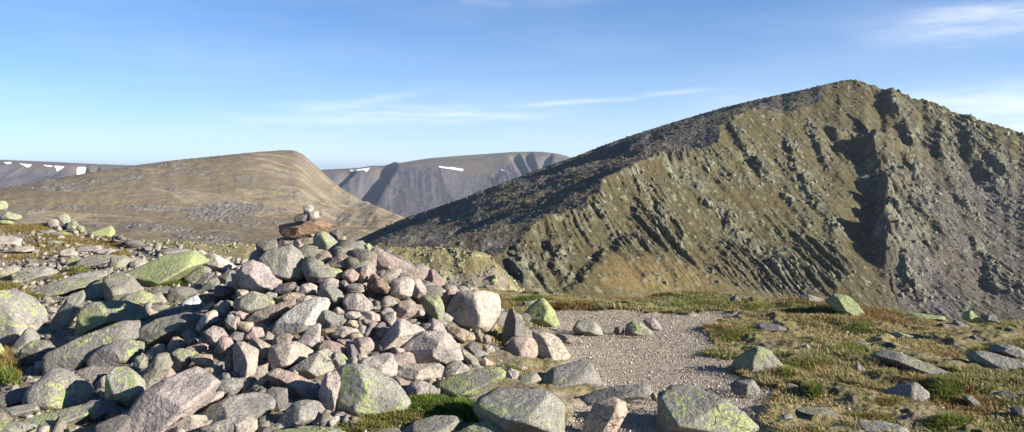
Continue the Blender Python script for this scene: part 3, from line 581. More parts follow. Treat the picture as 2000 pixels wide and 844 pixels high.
def rock_shape(poly, seed, lv, p=22, rough=1.0, flat=1.0, slab=False, soft=False):
    """poly: outline (right, up) in metres about its centre -> vertices in a (right, back, up) frame"""
    r = np.random.default_rng(seed)
    w = np.ptp(poly[:, 0])/2; h = np.ptp(poly[:, 1])/2; dep = flat*(0.5*min(w, h)+0.5*max(w, h))
    S = np.array([w, dep, h]); q = poly/np.array([w, h]); planes = []
    n = len(q)
    for i in range(n):
        a, b = q[i], q[(i+1) % n]; e = b-a
        if np.hypot(*e) < 0.01: continue
        nn = unit([e[1], -e[0]])
        for s, (lo, hi) in ((-1, (.15, .75)), (1, (.1, .6))):
            t = r.uniform(lo, hi)
            if s < 0 and nn[1] > .3: t = r.uniform(.5, 1.05)      # stones show an upper face
            N = np.array([nn[0]*math.cos(t), s*math.sin(t), nn[1]*math.cos(t)])
            planes.append((N, max(0.08, math.cos(t)*(nn@a))))
    if slab: planes.append((unit([r.uniform(-.3, .2), -1, r.uniform(.6, 1.0)]), r.uniform(.34, .5)))
    lo_, hi_ = (.72, .9) if slab else (.42, .67)
    planes.append((unit([r.uniform(-.95, -.35), -1, r.uniform(-.25, .55)]), r.uniform(lo_, hi_)))     # a face turned from the sun
    planes.append((unit([r.uniform(.15, .85), -1, r.uniform(-.3, .6)]), r.uniform(lo_, hi_)))        # a face turned to it
    for k in range(2): planes.append((unit([r.uniform(-.7, .7), 1, r.uniform(-.5, .5)]), r.uniform(.55, .85)))
    for k in range(0 if soft else 4): planes.append((unit([r.normal(), -abs(r.normal())*.8, r.normal()*.8]), r.uniform(.93, 1.08)))   # broken corners
    D, Fc = ico(lv)
    rad = star(planes, D, p)*1.02
    V = D*rad[:, None]
    a, b, c = V.T*1.0
    sd = int(seed) % 9999
    ax = S/np.mean(S)
    nz = .055*fbm(a*ax[0]*1.7+sd, b*ax[1]*1.7, c*ax[2]*1.7, 3, sd)+.030*fbm(a*ax[0]*5, b*ax[1]*5+sd, c*ax[2]*5, 3, sd+5)
    nz = nz-.03*np.maximum(ridged(a*ax[0]*3+sd, b*ax[1]*3, c*ax[2]*3, 2, sd+9)-.72, 0)*3
    if lv >= 4: nz = nz+.014*vnoise(a*ax[0]*16, b*ax[1]*16, c*ax[2]*16+sd, sd)
    return V*(1+rough*nz)[:, None]*S, Fc, dep
LEX = []
POLYS = []
for i, line in enumerate(ROCKS.strip().split('\n')):
    cr, pts, tn, li, lab = line.split('|'); ox, oy, sc = CROP[cr]
    P = np.array([[float(t) for t in q.split(',')] for q in pts.split()])/sc+np.array([ox, oy])
    P = hull2(P); _Q = np.roll(P, -1, 0); _cr = P[:, 0]*_Q[:, 1]-P[:, 1]*_Q[:, 0]; c = ((P+_Q)*_cr[:, None]).sum(0)/(3*_cr.sum())
    lo = P[:, 1].max(); hgt = np.ptp(P[:, 1])
    base = hit(c[0], lo-0.10*hgt)
    r0 = math.hypot(base[0], base[1]); sz = 0.5*(np.ptp(P[:, 0])+hgt)/F*r0
    d = r0+0.36*sz
    if cr in 'ABKJC' and c[0] > 470 and d > 8.3*math.hypot(1, (c[0]-1000)/F) and lo < 575:      # crest of the heap: stacked one on another
        yy = 7.95 if lo > 455 else 7.85
        d = (yy+.12*((i % 3)-1)*(lo > 470))*math.hypot(1, (c[0]-1000)/F)
    if tn == 'X': d -= .3
    ctr = at(c[0], c[1], d)
    k = np.linalg.norm(ctr)*math.cos(math.atan(math.hypot(c[0]-1000, c[1]-422)/F))/F       # metres per pixel there
    vdir = unit(ctr); right = unit(np.cross(vdir, [0, 0, 1])); up = np.cross(right, vdir)
    pol = (P-c)*np.array([k, -k])
    pol = pol[::-1] if np.cross(pol[1]-pol[0], pol[2]-pol[1]) < 0 else pol
    big = max(np.ptp(P[:, 0]), hgt); lv = 5 if big > 75 else 4 if big > 26 else 3
    onm = mound(*ctr[:2]) > 0.06 or (cr in 'ABCDKH' and c[0] > 330)
    slab = any(t_ in lab for t_ in ('slab', 'flat', ' low ', 'sunk', 'turf', 'broken low')) and 'pillar' not in lab and 'rim' not in lab and mound(*ctr[:2]) < .12
    soft = not slab and any(t_ in lab for t_ in ('round', 'dome', 'ball', 'egg', 'turtle', 'potato', 'oval', 'barrel', 'smooth', 'hump', 'loaf'))
    V, Fc, dep = rock_shape(pol*(1.10 if (onm or c[0] < 560) else 1.03), 100+i, lv, p=20 if soft else 90 if big > 30 else 40, rough=.8, soft=soft, flat=1.35 if slab else 1.0, slab=slab)
    V = V@np.array([right, vdir, up])
    nm = 'cairn_stone' if onm else 'boulder'
    o = mesh_np(nm, V, Fc, M_STONE, loc=ctr)
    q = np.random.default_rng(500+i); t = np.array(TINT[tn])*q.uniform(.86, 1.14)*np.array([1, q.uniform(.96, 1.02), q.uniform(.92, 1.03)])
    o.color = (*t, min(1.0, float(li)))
    tag(o, lab, 'cairn stone' if onm else 'boulder', 'stones heaped up in the cairn' if onm else 'boulders lying about the summit')
    POLYS.append(P); LEX.append((o, c, P, lab, big, ctr, dep))

# gap fillers: small loose stones wedged between the traced ones
def filler(px, py, size, seed, sink=0.25, lv=3, m=1.0):
    q = np.random.default_rng(seed); b = hit(px, py, m)
    v = ico(lv)[0]; pl = [(np.array(a_, float), .95) for a_ in ((1,0,0),(-1,0,0),(0,1,0),(0,-1,0),(0,0,1),(0,0,-1))]
    for _ in range(7): pl.append((unit(q.normal(size=3)), q.uniform(.5, .85)))
    rad = star(pl, v, 80); V = v*rad[:, None]
    V = V*(1+.06*fbm(V[:, 0]*3+seed, V[:, 1]*3, V[:, 2]*3, 3, seed % 99))[:, None]
    V = V*np.array([1, q.uniform(.6, .95), q.uniform(.5, .8)])*size
    a, e = q.uniform(0, 6.28), q.normal(0, .45)
    Rz = np.array([[math.cos(a), -math.sin(a), 0], [math.sin(a), math.cos(a), 0], [0, 0, 1]])
    Rx = np.array([[1, 0, 0], [0, math.cos(e), -math.sin(e)], [0, math.sin(e), math.cos(e)]])
    return V@Rx@Rz, ico(lv)[1], b+np.array([0, 0, -sink*size])
AREA = [(505,490),(600,468),(700,480),(800,520),(880,580),(985,640),(1040,690),(1000,740),(830,790),(640,850),(180,850),(200,700),(290,610),(440,560)]
LEFT = [(0,560),(60,470),(200,450),(330,480),(500,510),(440,560),(290,610),(200,700),(190,850),(0,850)]
def inside_any(x, y, grow=0.82):
    for P in POLYS:
        if not (P[:, 0].min() < x < P[:, 0].max() and P[:, 1].min() < y < P[:, 1].max()): continue
        c = P.mean(0)
        if inpoly(np.array([x]), np.array([y]), (P-c)*grow+c)[0]: return True
    return False
cands = []; q = np.random.default_rng(11); tries = 0
while len(cands) < 62 and tries < 6000:
    tries += 1
    x, y = q.uniform(190, 1030), q.uniform(475, 838)
    if not inpoly(np.array([x]), np.array([y]), AREA)[0] or inside_any(x, y, .9): continue
    if any(math.hypot(x-a, y-b) < 13 for a, b, _ in cands): continue
    cands.append((x, y, q.uniform(.055, .10)))
DIR = [('right of', 1, 0), ('left of', -1, 0), ('below', 0, 1), ('above', 0, -1), ('below right of', .7, .7), ('below left of', -.7, .7), ('above right of', .7, -.7), ('above left of', -.7, -.7)]
used = set()
def short(lab):
    for cut in (' with ', ' in the ', ' under ', ' lying ', ' right ', ' left ', ' below ', ' just ', ' of the cairn', ' at the ', ' on the ', ' high ', ' low ', ' above ', ' slanting ', ' between ', ' behind ', ' by the ', ' standing ', ' beside ', ' touching ', ' leaning ', ', ', ' tilted in', ' from ', ' cut ', ' capping'):
        j = lab.find(cut)
        if j > 12: lab = lab[:j]
    return lab
shorts = {}
for e in LEX: shorts.setdefault(short(e[3]), []).append(e)
for n, (x, y, s) in enumerate(cands):
    V, Fc, loc = filler(x, y, s, 900+n)
    o = mesh_np('cairn_stone', V, Fc, M_STONE, loc=loc)
    tn = q.choice(['P', 'P', 'K', 'D', 'T', 'G']); t = np.array(TINT[tn])*q.uniform(.85, 1.12); o.color = (*t, float(q.choice([0, 0, .1, .4])))
    word = {'P': 'pale', 'K': 'pink', 'D': 'dark', 'T': 'tan', 'G': 'grey'}[tn]
    best = None
    for k_, es in shorts.items():
        if len(es) != 1 or len(k_.split()) < 3: continue
        e = es[0]; dx, dy = x-e[1][0], y-e[1][1]; dd = math.hypot(dx, dy); j = max(range(8), key=lambda j: dx*DIR[j][1]+dy*DIR[j][2])
        if (k_, j) in used: continue
        if best is None or dd-.5*e[4] < best[0]: best = (dd-.5*e[4], k_, j)
    used.add((best[1], best[2]))
    tag(o, ' '.join(('small %s stone wedged in %s the %s' % (word, DIR[best[2]][0], best[1])).split()[:16]), 'cairn stone', 'stones heaped up in the cairn')

def many(name, mat, items, lv):
    v, f = ico(lv); Vs = []; Fs = []; k = 0
    for V, loc in items:
        Vs.append(V+loc); Fs.append(f+k); k += len(v)
    return mesh_np(name, np.concatenate(Vs), np.concatenate(Fs), mat, smooth=False)
items = []
q = np.random.default_rng(12)
for n in range(1500):
    for _ in range(50):
        x, y = q.uniform(0, 1040), q.uniform(455, 860)
        a = inpoly(np.array([x]), np.array([y]), AREA)[0]; b = inpoly(np.array([x]), np.array([y]), LEFT)[0]
        if a or b: break
    V, _, loc = filler(x, y, q.uniform(.05, .11)*(1.0 if a else q.uniform(.5, 1.5)), 3000+n, sink=2.0 if inside_any(x, y, .97) else 1.15, lv=2)
    if mound(loc[0], loc[1]) < .18: loc = loc+np.array([0, 0, .06])
    items.append((V, loc))
for n in range(1000):       # flattish stones bedded between the boulders on the left
    for _ in range(50):
        x, y = q.uniform(0, 520), q.uniform(440, 800)
        if inpoly(np.array([x]), np.array([y]), LEFT)[0]: break
    V, _, loc = filler(x, y, q.uniform(.08, .28)*(1.25 if y < 560 else .8), 9000+n, sink=1.6 if inside_any(x, y, .97) else .55, lv=2)
    items.append((V*np.array([1.1, 1.1, .7]), loc))
# the back of the heap, out of sight from here
for n in range(420):
    x, y = q.uniform(-3.6, .3), q.uniform(7.4, 9.7)
    if mound(x, y) < .03: continue
    V, _, _l = filler(500, 800, q.uniform(.08, .17), 6000+n, lv=2)
    items.append((V, np.array([x, y, float(ground(x, y, 1.0))-.02])))
M_RUBBLE2 = rubble_material('loose_granite_lichened_shaded', (0.10, 0.09, 0.075), (0.27, 0.24, 0.20))  # lichened tone, colours darkened so gaps between larger stones read as shade
tag(many('rubble', M_RUBBLE2, items, 2), 'loose rubble filling the gaps between the larger stones', None, None, 'stuff')

M_PEBBLE2 = rubble_material('stone_chips', (0.15, 0.13, 0.10), (0.36, 0.31, 0.26))
# gravel on the clearing
q = np.random.default_rng(13); n = 80000
x = q.uniform(-.6, 4.2, n*3); y = 5.2+7.2*q.uniform(0, 1, n*3)**1.0; m_ = path_mask(x, y) > q.uniform(0, 1, n*3); x, y = x[m_][:n], y[m_][:n]; n = len(x)
z = ground(x, y, .78)
v, f = ico(1); s = (q.pareto(3.0, n)*.0016+.0023).clip(0, .012)
V = v[None]*s[:, None, None]*q.uniform(.55, 1.2, (n, 1, 3))*(1+q.uniform(-.22, .22, (n, len(v), 1)))+np.stack([x, y, z+s*.15], 1)[:, None]
tag(mesh_np('gravel', V.reshape(-1, 3), (f[None]+len(v)*np.arange(n)[:, None, None]).reshape(-1, 3), M_PEBBLE, smooth=False), 'coarse pinkish gravel covering the trodden clearing', None, None, 'stuff')
# scattered chips in the turf and the boulder field
n = 16000; x = np.where(q.uniform(0, 1, n) < .75, q.uniform(-10, .4, n), q.uniform(0, 7, n)); y = q.uniform(5, 19, n); z = ground(x, y, .8); s = (q.pareto(2.0, n)*.012+.008); s = np.where(x < -.9-.0*y, s.clip(0, .055), (s*.6).clip(0, .016)); s = np.where(path_mask(x, y) > .1, s*.5, s)
t_, b_, n_ = frames(n, q)
blocks('stone_chips_gravel', 'small stone chips strewn through the turf and between the boulders', M_PEBBLE2, np.stack([x, y, z+s*.1], 1), t_, b_, n_, s*1.3, s, s*.8, q)

# ------------------------------------------------------------------ grass
def grass_material():
    s = NT('grass_blades', 0.2, 0.6)
    c = s.n('ShaderNodeVertexColor', layer_name='tint').outputs[0]
    s.set(s.b.inputs['Base Color'], c)
    tr = s.n('ShaderNodeBsdfTranslucent'); s.L.new(c, tr.inputs['Color'])
    mx = s.n('ShaderNodeMixShader', {0: .3}); s.L.new(s.b.outputs[0], mx.inputs[1]); s.L.new(tr.outputs[0], mx.inputs[2])
    s.L.new(mx.outputs[0], s.N['Material Output'].inputs['Surface']); return s.m
M_GRASS = grass_material()
foot = []
for e in LEX: foot.append((e[5][0], e[5][1], 0.5*max(np.ptp(e[2][:, 0]), 1)*np.linalg.norm(e[5])/F))
foot = np.array(foot)
def blades(name, x, y, length, color, seed, label):
    q = np.random.default_rng(seed); n = len(x); z = ground(x, y, .8)-.01
    th = q.uniform(0, 6.283, n); lean = q.uniform(.1, .9, n); w = q.uniform(.0025, .0055, n)
    dx, dy = np.cos(th), np.sin(th); sx, sy = -dy*w, dx*w; L = length
    wind = .25
    P0 = np.stack([x-sx, y-sy, z], 1); P1 = np.stack([x+sx, y+sy, z], 1)
    mx_ = x+(dx*.35*lean-wind*.2)*L; my_ = y+dy*.35*lean*L; mz = z+L*.6
    P2 = np.stack([mx_+sx*.8, my_+sy*.8, mz], 1); P3 = np.stack([mx_-sx*.8, my_-sy*.8, mz], 1)
    tz = z+L*(1.02-.45*lean)
    P4 = np.stack([x+(dx*lean-wind*.5)*L, y+dy*lean*L, tz], 1)
    V = np.stack([P0, P1, P2, P3, P4], 1).reshape(-1, 3); b = 5*np.arange(n)[:, None]
    Fc = np.concatenate([b+np.array([0, 1, 2]), b+np.array([0, 2, 3]), b+np.array([3, 2, 4])])
    tag(mesh_np(name, V, Fc, M_GRASS, colors={'tint': np.repeat(color, 5, 0)}), label, None, None, 'stuff')
def not_in_rock(x, y, k=.72):
    ok = np.ones(len(x), bool)
    for fx, fy, fr in foot: ok &= np.hypot(x-fx, y-fy) > fr*k
    return ok
q = np.random.default_rng(21); n = 1500000
x = q.uniform(-.4, 9.5, n); y = q.uniform(5.0, 13, n)
r_ = np.hypot(x, y); px_ = 1000+F*x/y
clump = fbm(x*1.5, y*1.5, o=3, s=41)+.45*vnoise(x*7, y*7, s=44)
bare = vnoise(x*1.1+5, y*1.9, s=46)+.5*vnoise(x*4, y*4, s=47)
dens = sstep(-.5, .2, clump)*.7+.3
dens *= 1-.7*sstep(.5, .85, bare)
pmk = path_mask(x, y); rim = r_ > np.interp(px_, _ex, _er)-1.2
keep = (pmk < .35) & (q.uniform(0, 1, n) < dens) & (r_ < np.interp(px_, _ex, _er)+1.0) & ((px_ > 960) | (r_ > 10.6)) & (px_ < 2200) & (np.hypot(x, y) > 4.8)
keep &= ~((px_ < 1140) & (r_ < 10.2) & ((px_ < 960) | (q.uniform(0, 1, n) > .35)))
x, y, clump, bare, rim = x[keep], y[keep], clump[keep], bare[keep], rim[keep]
k2 = not_in_rock(x, y, .62); x, y, clump, bare, rim = x[k2], y[k2], clump[k2], bare[k2], rim[k2]
n = len(x); gr = sstep(.0, .5, fbm(x*1.2+9, y*1.2, o=3, s=51)*1.4+.25*clump+rim*.12)
dry = np.array([.40, .32, .155]); grn = np.array([.11, .14, .03]); olive = np.array([.225, .20, .075]); red = np.array([.25, .13, .045])
u = q.uniform(0, 1, (n, 1)); c = np.where(u < gr[:, None]*.6, grn, np.where(u < .36, olive, dry))
rd = sstep(.25, .5, vnoise(x*1.3-4, y*1.3, s=53))[:, None]; c = c*(1-.6*rd)+red*.6*rd
c = c*q.uniform(.7, 1.3, (n, 1))
L = (.032+.05*sstep(-.1, .8, clump)+.02*gr)*q.uniform(.6, 1.4, n)
blades('grass', x, y, L, c, 61, 'short olive and straw-coloured mountain grass over the right-hand turf')
print('grass', n)
# separate patches of longer grass among the stones: centre pixel, half-widths, blade length, green share, count
patches = [(1575,603,50,12,.09,.7,6000),(1690,642,40,9,.08,.8,4500),(1640,690,50,14,.08,.7,6000),(1590,722,62,11,.09,.6,6500),(1850,770,30,14,.13,.7,4500),(1590,772,12,9,.11,.8,1500),(1540,742,15,8,.10,.8,1500),(1855,832,42,10,.10,.7,4000),(1740,792,55,10,.07,.2,4500),(1480,604,34,10,.08,.5,3500),(1440,655,50,13,.08,.55,5500),(1390,594,60,8,.09,.5,4500),(1925,690,30,12,.08,.5,2500),(1760,600,60,6,.07,.3,2500),(1700,820,60,10,.07,.3,3500),(840,795,62,15,.10,1.0,5200),(905,805,30,16,.12,1,2600),(800,815,130,18,.05,.45,5200),(700,832,60,10,.05,.4,1600),(1000,725,25,8,.06,.8,900),(1045,588,42,6,.10,.95,2600),
           (985,600,30,14,.09,.1,2600),(1230,590,120,6,.05,.45,3200),(1320,595,40,6,.07,1,1500),(1060,765,30,8,.05,.6,1500),(1000,830,70,10,.05,.5,1800),
           (15,562,40,10,.08,.35,1800),(60,577,30,6,.07,.5,900),(150,530,26,6,.1,.6,1200),(105,543,18,6,.08,.5,800),(333,555,24,5,.09,.85,1800),
           (120,475,70,20,.08,.08,6000),(55,445,60,8,.08,.1,3500),(200,480,40,14,.08,.06,3500),(235,500,22,8,.08,.15,1500),(95,463,25,6,.07,.5,1200),
           (12,720,28,28,.12,.1,1800),(10,745,30,12,.1,.9,1200),(40,500,60,6,.05,.1,1500),(350,492,60,6,.05,.1,1500),(80,790,20,8,.07,.2,500)]
X_, Y_, L_, C_ = [], [], [], []
q = np.random.default_rng(31)
for px, py, wx, wy, L0, gs, cnt in patches:
    cnt = int(cnt*1.6)
    a = np.clip(q.normal(0, .5, cnt), -1, 1); b = np.clip(q.normal(0, .5, cnt), -1, 1)
    P = hits(px+a*wx, py+b*wy); ok = ~np.isnan(P[:, 0]); P = P[ok]; n = len(P)
    X_.append(P[:, 0]); Y_.append(P[:, 1]); L_.append(L0*q.uniform(.5, 1.25, n)*(1-.45*np.hypot(a[ok], b[ok]))*(1.0 if px > 300 else 1.3))
    u = q.uniform(0, 1, (n, 1)); C_.append(np.where(u < gs, np.array([.13, .18, .032]), np.where(u < gs+.5*(1-gs), np.array([.24, .155, .05]), np.array([.27, .21, .08])))*q.uniform(.7, 1.3, (n, 1)))
blades('grass', np.concatenate(X_), np.concatenate(Y_), np.concatenate(L_), np.concatenate(C_), 62, 'longer green and rusty grass in tufts between the stones')
# ------------------------------------------------------------------ mountains
def hill_material(name, p):
    s = NT(name, 0.12, 0.95)
    tc = s.n('ShaderNodeTexCoord'); v = tc.outputs['Object']
    at_ = s.n('ShaderNodeVertexColor', layer_name='mask'); sep = s.n('ShaderNodeSeparateColor'); s.L.new(at_.outputs[0], sep.inputs[0])
    k = p.get('k', 1.0)
    a = s.noise(v, .012*k, 5, .6); b = s.noise(v, .08*k, 5, .65); c_ = s.noise(v, .45*k, 4, .7)
    gcol = s.mix(s.ramp(a, .35, .65), p['g1'], p['g2']); gcol = s.mix(s.ramp(b, .45, .7), gcol, p['g3'])
    rcol = s.mix(s.ramp(b, .4, .62), p['r1'], p['r2'])
    scol = s.mix(s.ramp(b, .35, .65), p['s1'], p['s2'])
    c = s.mix(sep.outputs[2], gcol, p['o'])
    c = s.mix(sep.outputs[1], c, scol); c = s.mix(sep.outputs[0], c, rcol)
    c = s.mix(1.0, c, s.mix(s.ramp(c_, .3, .7), (.7, .7, .72), (1.26, 1.26, 1.24)), 'MULTIPLY')
    nrm = s.bump(c_, p.get('b1', 1.2), .8); nrm = s.bump(b, p.get('b2', 3), .6, nrm)
    return s.done(c, nrm)
def survey(f, px, py, r0, r1, step, tol=None):
    """first place where the sight line through a photographed spot meets the base surface"""
    v = ray(px, py); T = np.arange(r0, r1, step)/math.hypot(v[0], v[1])
    P = v[None]*T[:, None]; u = P[:, 2] < f(P[:, 0], P[:, 1])
    return P[np.argmax(u)] if u.any() else P[-1]

# --- the rocky spur in the middle distance

pts = [at(*q) for q in [(100,462,215),(150,464,210),(270,469,205),(400,474,203),(500,478,200),(620,480,200),(740,482,200),(860,484,200),(935,489,197),(965,508,193),(1000,545,186),(1030,575,181),(1060,600,178),(1100,640,176),
       (150,520,180),(300,515,182),(500,540,180),(700,560,182),(870,582,184),(980,600,176),(600,620,165),(900,680,160),(1100,720,158)]]
pts += [(x, y+60, z-28) for x, y, z in [at(*q) for q in [(100,462,215),(400,474,203),(740,482,200),(935,489,197),(1030,575,181)]]]
spur = tps(pts, 1e-4)
X, Y = polar(60, 1180, 900, np.r_[np.linspace(140, 176, 70)[:-1], np.linspace(176, 210, 240)[:-1], np.linspace(210, 290, 50)])
Z = spur(X, Y)
PX, PY = to_px(X, Y, Z)
w = X+.35*Z
face = sstep(520, 700, PX+30*fbm(X*.1, Y*.1, o=2, s=3))
lobes = ridged((X+.5*Z)*.16, (Y*.5+Z)*.16, o=4, s=71, g=.6)
Z = Z+(.15+.55*face)*(lobes-.5)*1.0+.5*fbm(X*.25, Y*.25, o=4, s=72)+.5*sstep(.3, .8, vnoise(X*.5, Y*.5, s=74))*ridged(X*.8, Y*.8, o=2, s=73)
Z = fit_skyline(X, Y, Z, [(60,460),(270,469),(400,474),(500,478),(740,482),(860,484),(935,490),(965,508),(1000,545),(1030,575)], 30, 2)
rk = sstep(.40, .75, lobes+.35*fbm(X*.35, Y*.35, o=4, s=75, g=.7))*(.35+.65*face)
og = sstep(.1, .6, fbm(X*.12, Y*.12, o=2, s=76))*.25
sc_ = sstep(.1, .5, fbm(X*.07+3, Y*.07, o=3, s=77))*.6
M_SPUR = hill_material('spur_turf_and_rock', dict(k=8, g1=(.175,.145,.075), g2=(.155,.135,.07), g3=(.205,.175,.09), o=(.20,.145,.07), r1=(.24,.23,.13), r2=(.31,.31,.15), s1=(.24,.20,.165), s2=(.30,.25,.21), b1=.25, b2=.5))
tag(mesh_np('rocky_spur_hill', np.stack([X, Y, Z], 2).reshape(-1, 3), grid_faces(*X.shape), M_SPUR, colors={'mask': np.stack([rk.ravel(), sc_.ravel(), og.ravel()], 1)}), 'yellowish rocky spur below the summit edge', None, None, 'structure')

q = np.random.default_rng(78); n = 26000
I = q.integers(2, X.shape[0]-2, 400000); J = q.integers(2, X.shape[1]-2, 400000)
ok = (q.uniform(0, 1, 400000) < (.02+.11*rk[I, J])); I, J = I[ok][:n], J[ok][:n]; n = len(I)
s_ = (.05+q.pareto(2.4, n)*.08).clip(.05, .3); t_, b_, n_ = frames(n, q); pos = np.stack([X[I, J]+q.uniform(-.2, .2, n), Y[I, J], Z[I, J]], 1)
M_SR = NT('spur_rock', .15, .95); gg = M_SR.n('ShaderNodeNewGeometry'); M_SR = M_SR.done(M_SR.mix(gg.outputs['Random Per Island'], (.15, .14, .085), (.28, .27, .155)))
blocks('spur_rubble', 'yellowish rocks scattered over the middle-distance spur', M_SR, pos, t_, b_, n_, s_*1.2, s_, s_, q)

# --- the great mountain on the right: a corrie face (B) cut into a bouldery slope (A)
AR = [(860,500,330),(930,492,345),(1000,482,370),(1050,452,400),(1100,420,430),(1160,380,470),(1240,330,520),(1290,305,555),(1340,282,590),(1440,236,660),(1540,193,730),(1600,172,770),(1660,157,810)]
RR = [(1700,163,812),(1716,172,815),(1735,171,818),(1775,190,822),(1800,195,825),(1850,218,830),(1890,226,835),(1950,246,842),(2000,268,850),(2100,312,870),(2300,400,900),(2500,480,930)]
ar = [at(*q) for q in AR]; rr_ = [at(*q) for q in RR]
foot_ = [at(*q) for q in [(960,560,300),(1040,580,315),(1100,605,335),(1200,615,355),(1300,620,380),(1400,630,405),(1500,640,430),(1600,650,455),(1700,660,480),(1850,670,505),(2000,670,525),(2300,680,560)]]
mid = [at(*q) for q in [(1120,500,385),(1240,480,445),(1360,440,512),(1460,420,548),(1560,400,592),(1660,380,640),(1760,400,662),(1860,420,672),(1960,440,684),(2100,470,700),
                        (1180,550,368),(1320,545,420),(1460,540,470),(1600,540,515),(1750,540,560),(1900,550,590),(2050,560,612),(1560,290,668),(1660,270,722),(1780,300,742),(1900,330,755),(2020,360,770)]]
fb = tps(ar+rr_+foot_+mid+[(p[0], p[1]-120, p[2]-55) for p in foot_], 2e-4)
sky_ = [(560,500,640),(640,482,600),(700,467,580),(750,446,620),(790,426,660),(900,389,720),(1000,350,780),(1060,328,810),(1120,307,840),(1180,283,860),(1240,262,870),(1320,237,870),(1400,213,865),(1480,193,850),(1560,176,840),(1610,164,835)]
sk = [at(*q) for q in sky_]
fa = tps([p+np.array([0, 0, .6]) for p in ar]+sk+[at(1660,158,813)+np.array([0, 60, -6]), at(1720,170,840)+np.array([0, 60, -25]), at(1900,230,860)+np.array([0, 60, -45]), at(2200,350,900)+np.array([0, 60, -60])]
         + [p+np.array([-25, 170, -34]) for p in sk[2:]] + [at(480,560,480), at(700,510,430), at(780,505,400), at(600,520,520)], 2e-4)
A0, R0 = 600, 2560
rs = np.r_[np.linspace(240, 330, 40)[:-1], np.linspace(330, 850, 640)[:-1], np.linspace(850, 1150, 110)]
X, Y = polar(520, 2480, 1250, rs)
ZB = fb(X, Y); ZA = fa(X, Y)
# left of the summit the slope A, right of it a back slope falling away
xs = np.array([p[0] for p in rr_]); ys = np.array([p[1] for p in rr_]); zs = np.array([p[2] for p in rr_])
crest_y = np.interp(X, np.r_[ar[-1][0], xs], np.r_[ar[-1][1], ys]); crest_z = np.interp(X, np.r_[ar[-1][0], xs], np.r_[ar[-1][2], zs])
back = crest_z+1.0-.55*np.maximum(Y-crest_y, -40)
sx_ = sstep(ar[-1][0]-30, ar[-1][0]+10, X)
ZA = ZA*(1-sx_)+np.where(Y > crest_y-30, back, crest_z+20)*sx_
base = lambda x, y: fb(x, y)
def pl(points):
    return np.array([survey(base, a, b, 300, 1000, 1.0)[:2] for a, b in points])
RIBS = [  # (points as seen), height, sunny width, dark side width, gully depth
 ([(1692,285),(1712,320),(1728,370),(1733,430),(1722,485),(1738,540)], 18, 34, 8, 8, 26),
 ([(1718,172),(1740,205),(1765,250),(1782,300),(1790,330)], 17, 18, 6, 8, 26),
 ([(1795,195),(1815,235),(1835,275),(1850,320),(1862,350)], 14, 15, 5, 8, 20),
 ([(1880,225),(1895,270),(1908,305),(1930,350),(1945,385)], 19, 20, 6, 12, 28),
 ([(1925,300),(1950,340),(1970,370)], 10, 12, 4, 6, 14),
 ([(1440,238),(1452,275),(1470,305),(1490,335),(1505,365)], 8, 12, 4, 7, 14),
 ([(1325,290),(1345,325),(1368,355),(1378,372)], 8, 12, 4, 8, 16),
 ([(1290,300),(1310,330),(1335,360)], 6, 9, 3, 4, 9),
 ([(1368,378),(1395,402),(1425,420),(1450,440)], 9, 14, 4, 10, 18),
 ([(1240,335),(1262,365),(1285,400),(1300,430)], 6, 9, 3, 5, 10),
 ([(1418,440),(1460,460),(1500,490),(1530,540)], 7, 12, 3, 5, 12),
 ([(1620,240),(1650,290),(1685,345),(1700,385)], 11, 16, 5, 6, 14),
 ([(1560,205),(1585,250),(1610,300),(1625,340)], 6, 12, 4, 4, 10),
 ([(1500,225),(1530,270),(1560,330),(1590,390)], 5, 10, 4, 3, 8),
 ([(1555,340),(1590,400),(1625,440),(1640,480)], 9, 14, 5, 6, 14),
 ([(1480,320),(1520,370),(1560,420),(1600,460)], 6, 12, 4, 4, 9),
 ([(1780,330),(1800,380),(1830,440)], 6, 12, 4, 4, 9),
 ([(1860,360),(1885,400),(1900,450)], 6, 10, 4, 4, 9),
 ([(1745,470),(1770,540),(1800,600)], 7, 14, 5, 5, 12),
 ([(1900,470),(1930,540),(1960,590)], 6, 12, 4, 4, 10),
 ([(1150,385),(1168,425),(1185,465)], 4, 7, 2.5, 4, 8),
 ([(1060,450),(1085,500),(1110,550)], 5, 8, 2.5, 4, 8),
 ([(1010,480),(1025,520),(1040,572)], 6, 9, 3, 6, 9),
]
D = np.zeros_like(ZB); ribrock = np.zeros_like(ZB)
wx_ = X+7*fbm(X*.025, Y*.025, o=3, s=81)+3.5*fbm(X*.10, Y*.06, o=4, s=82, g=.6); wy_ = Y+4*fbm(X*.03+7, Y*.03, o=3, s=83)
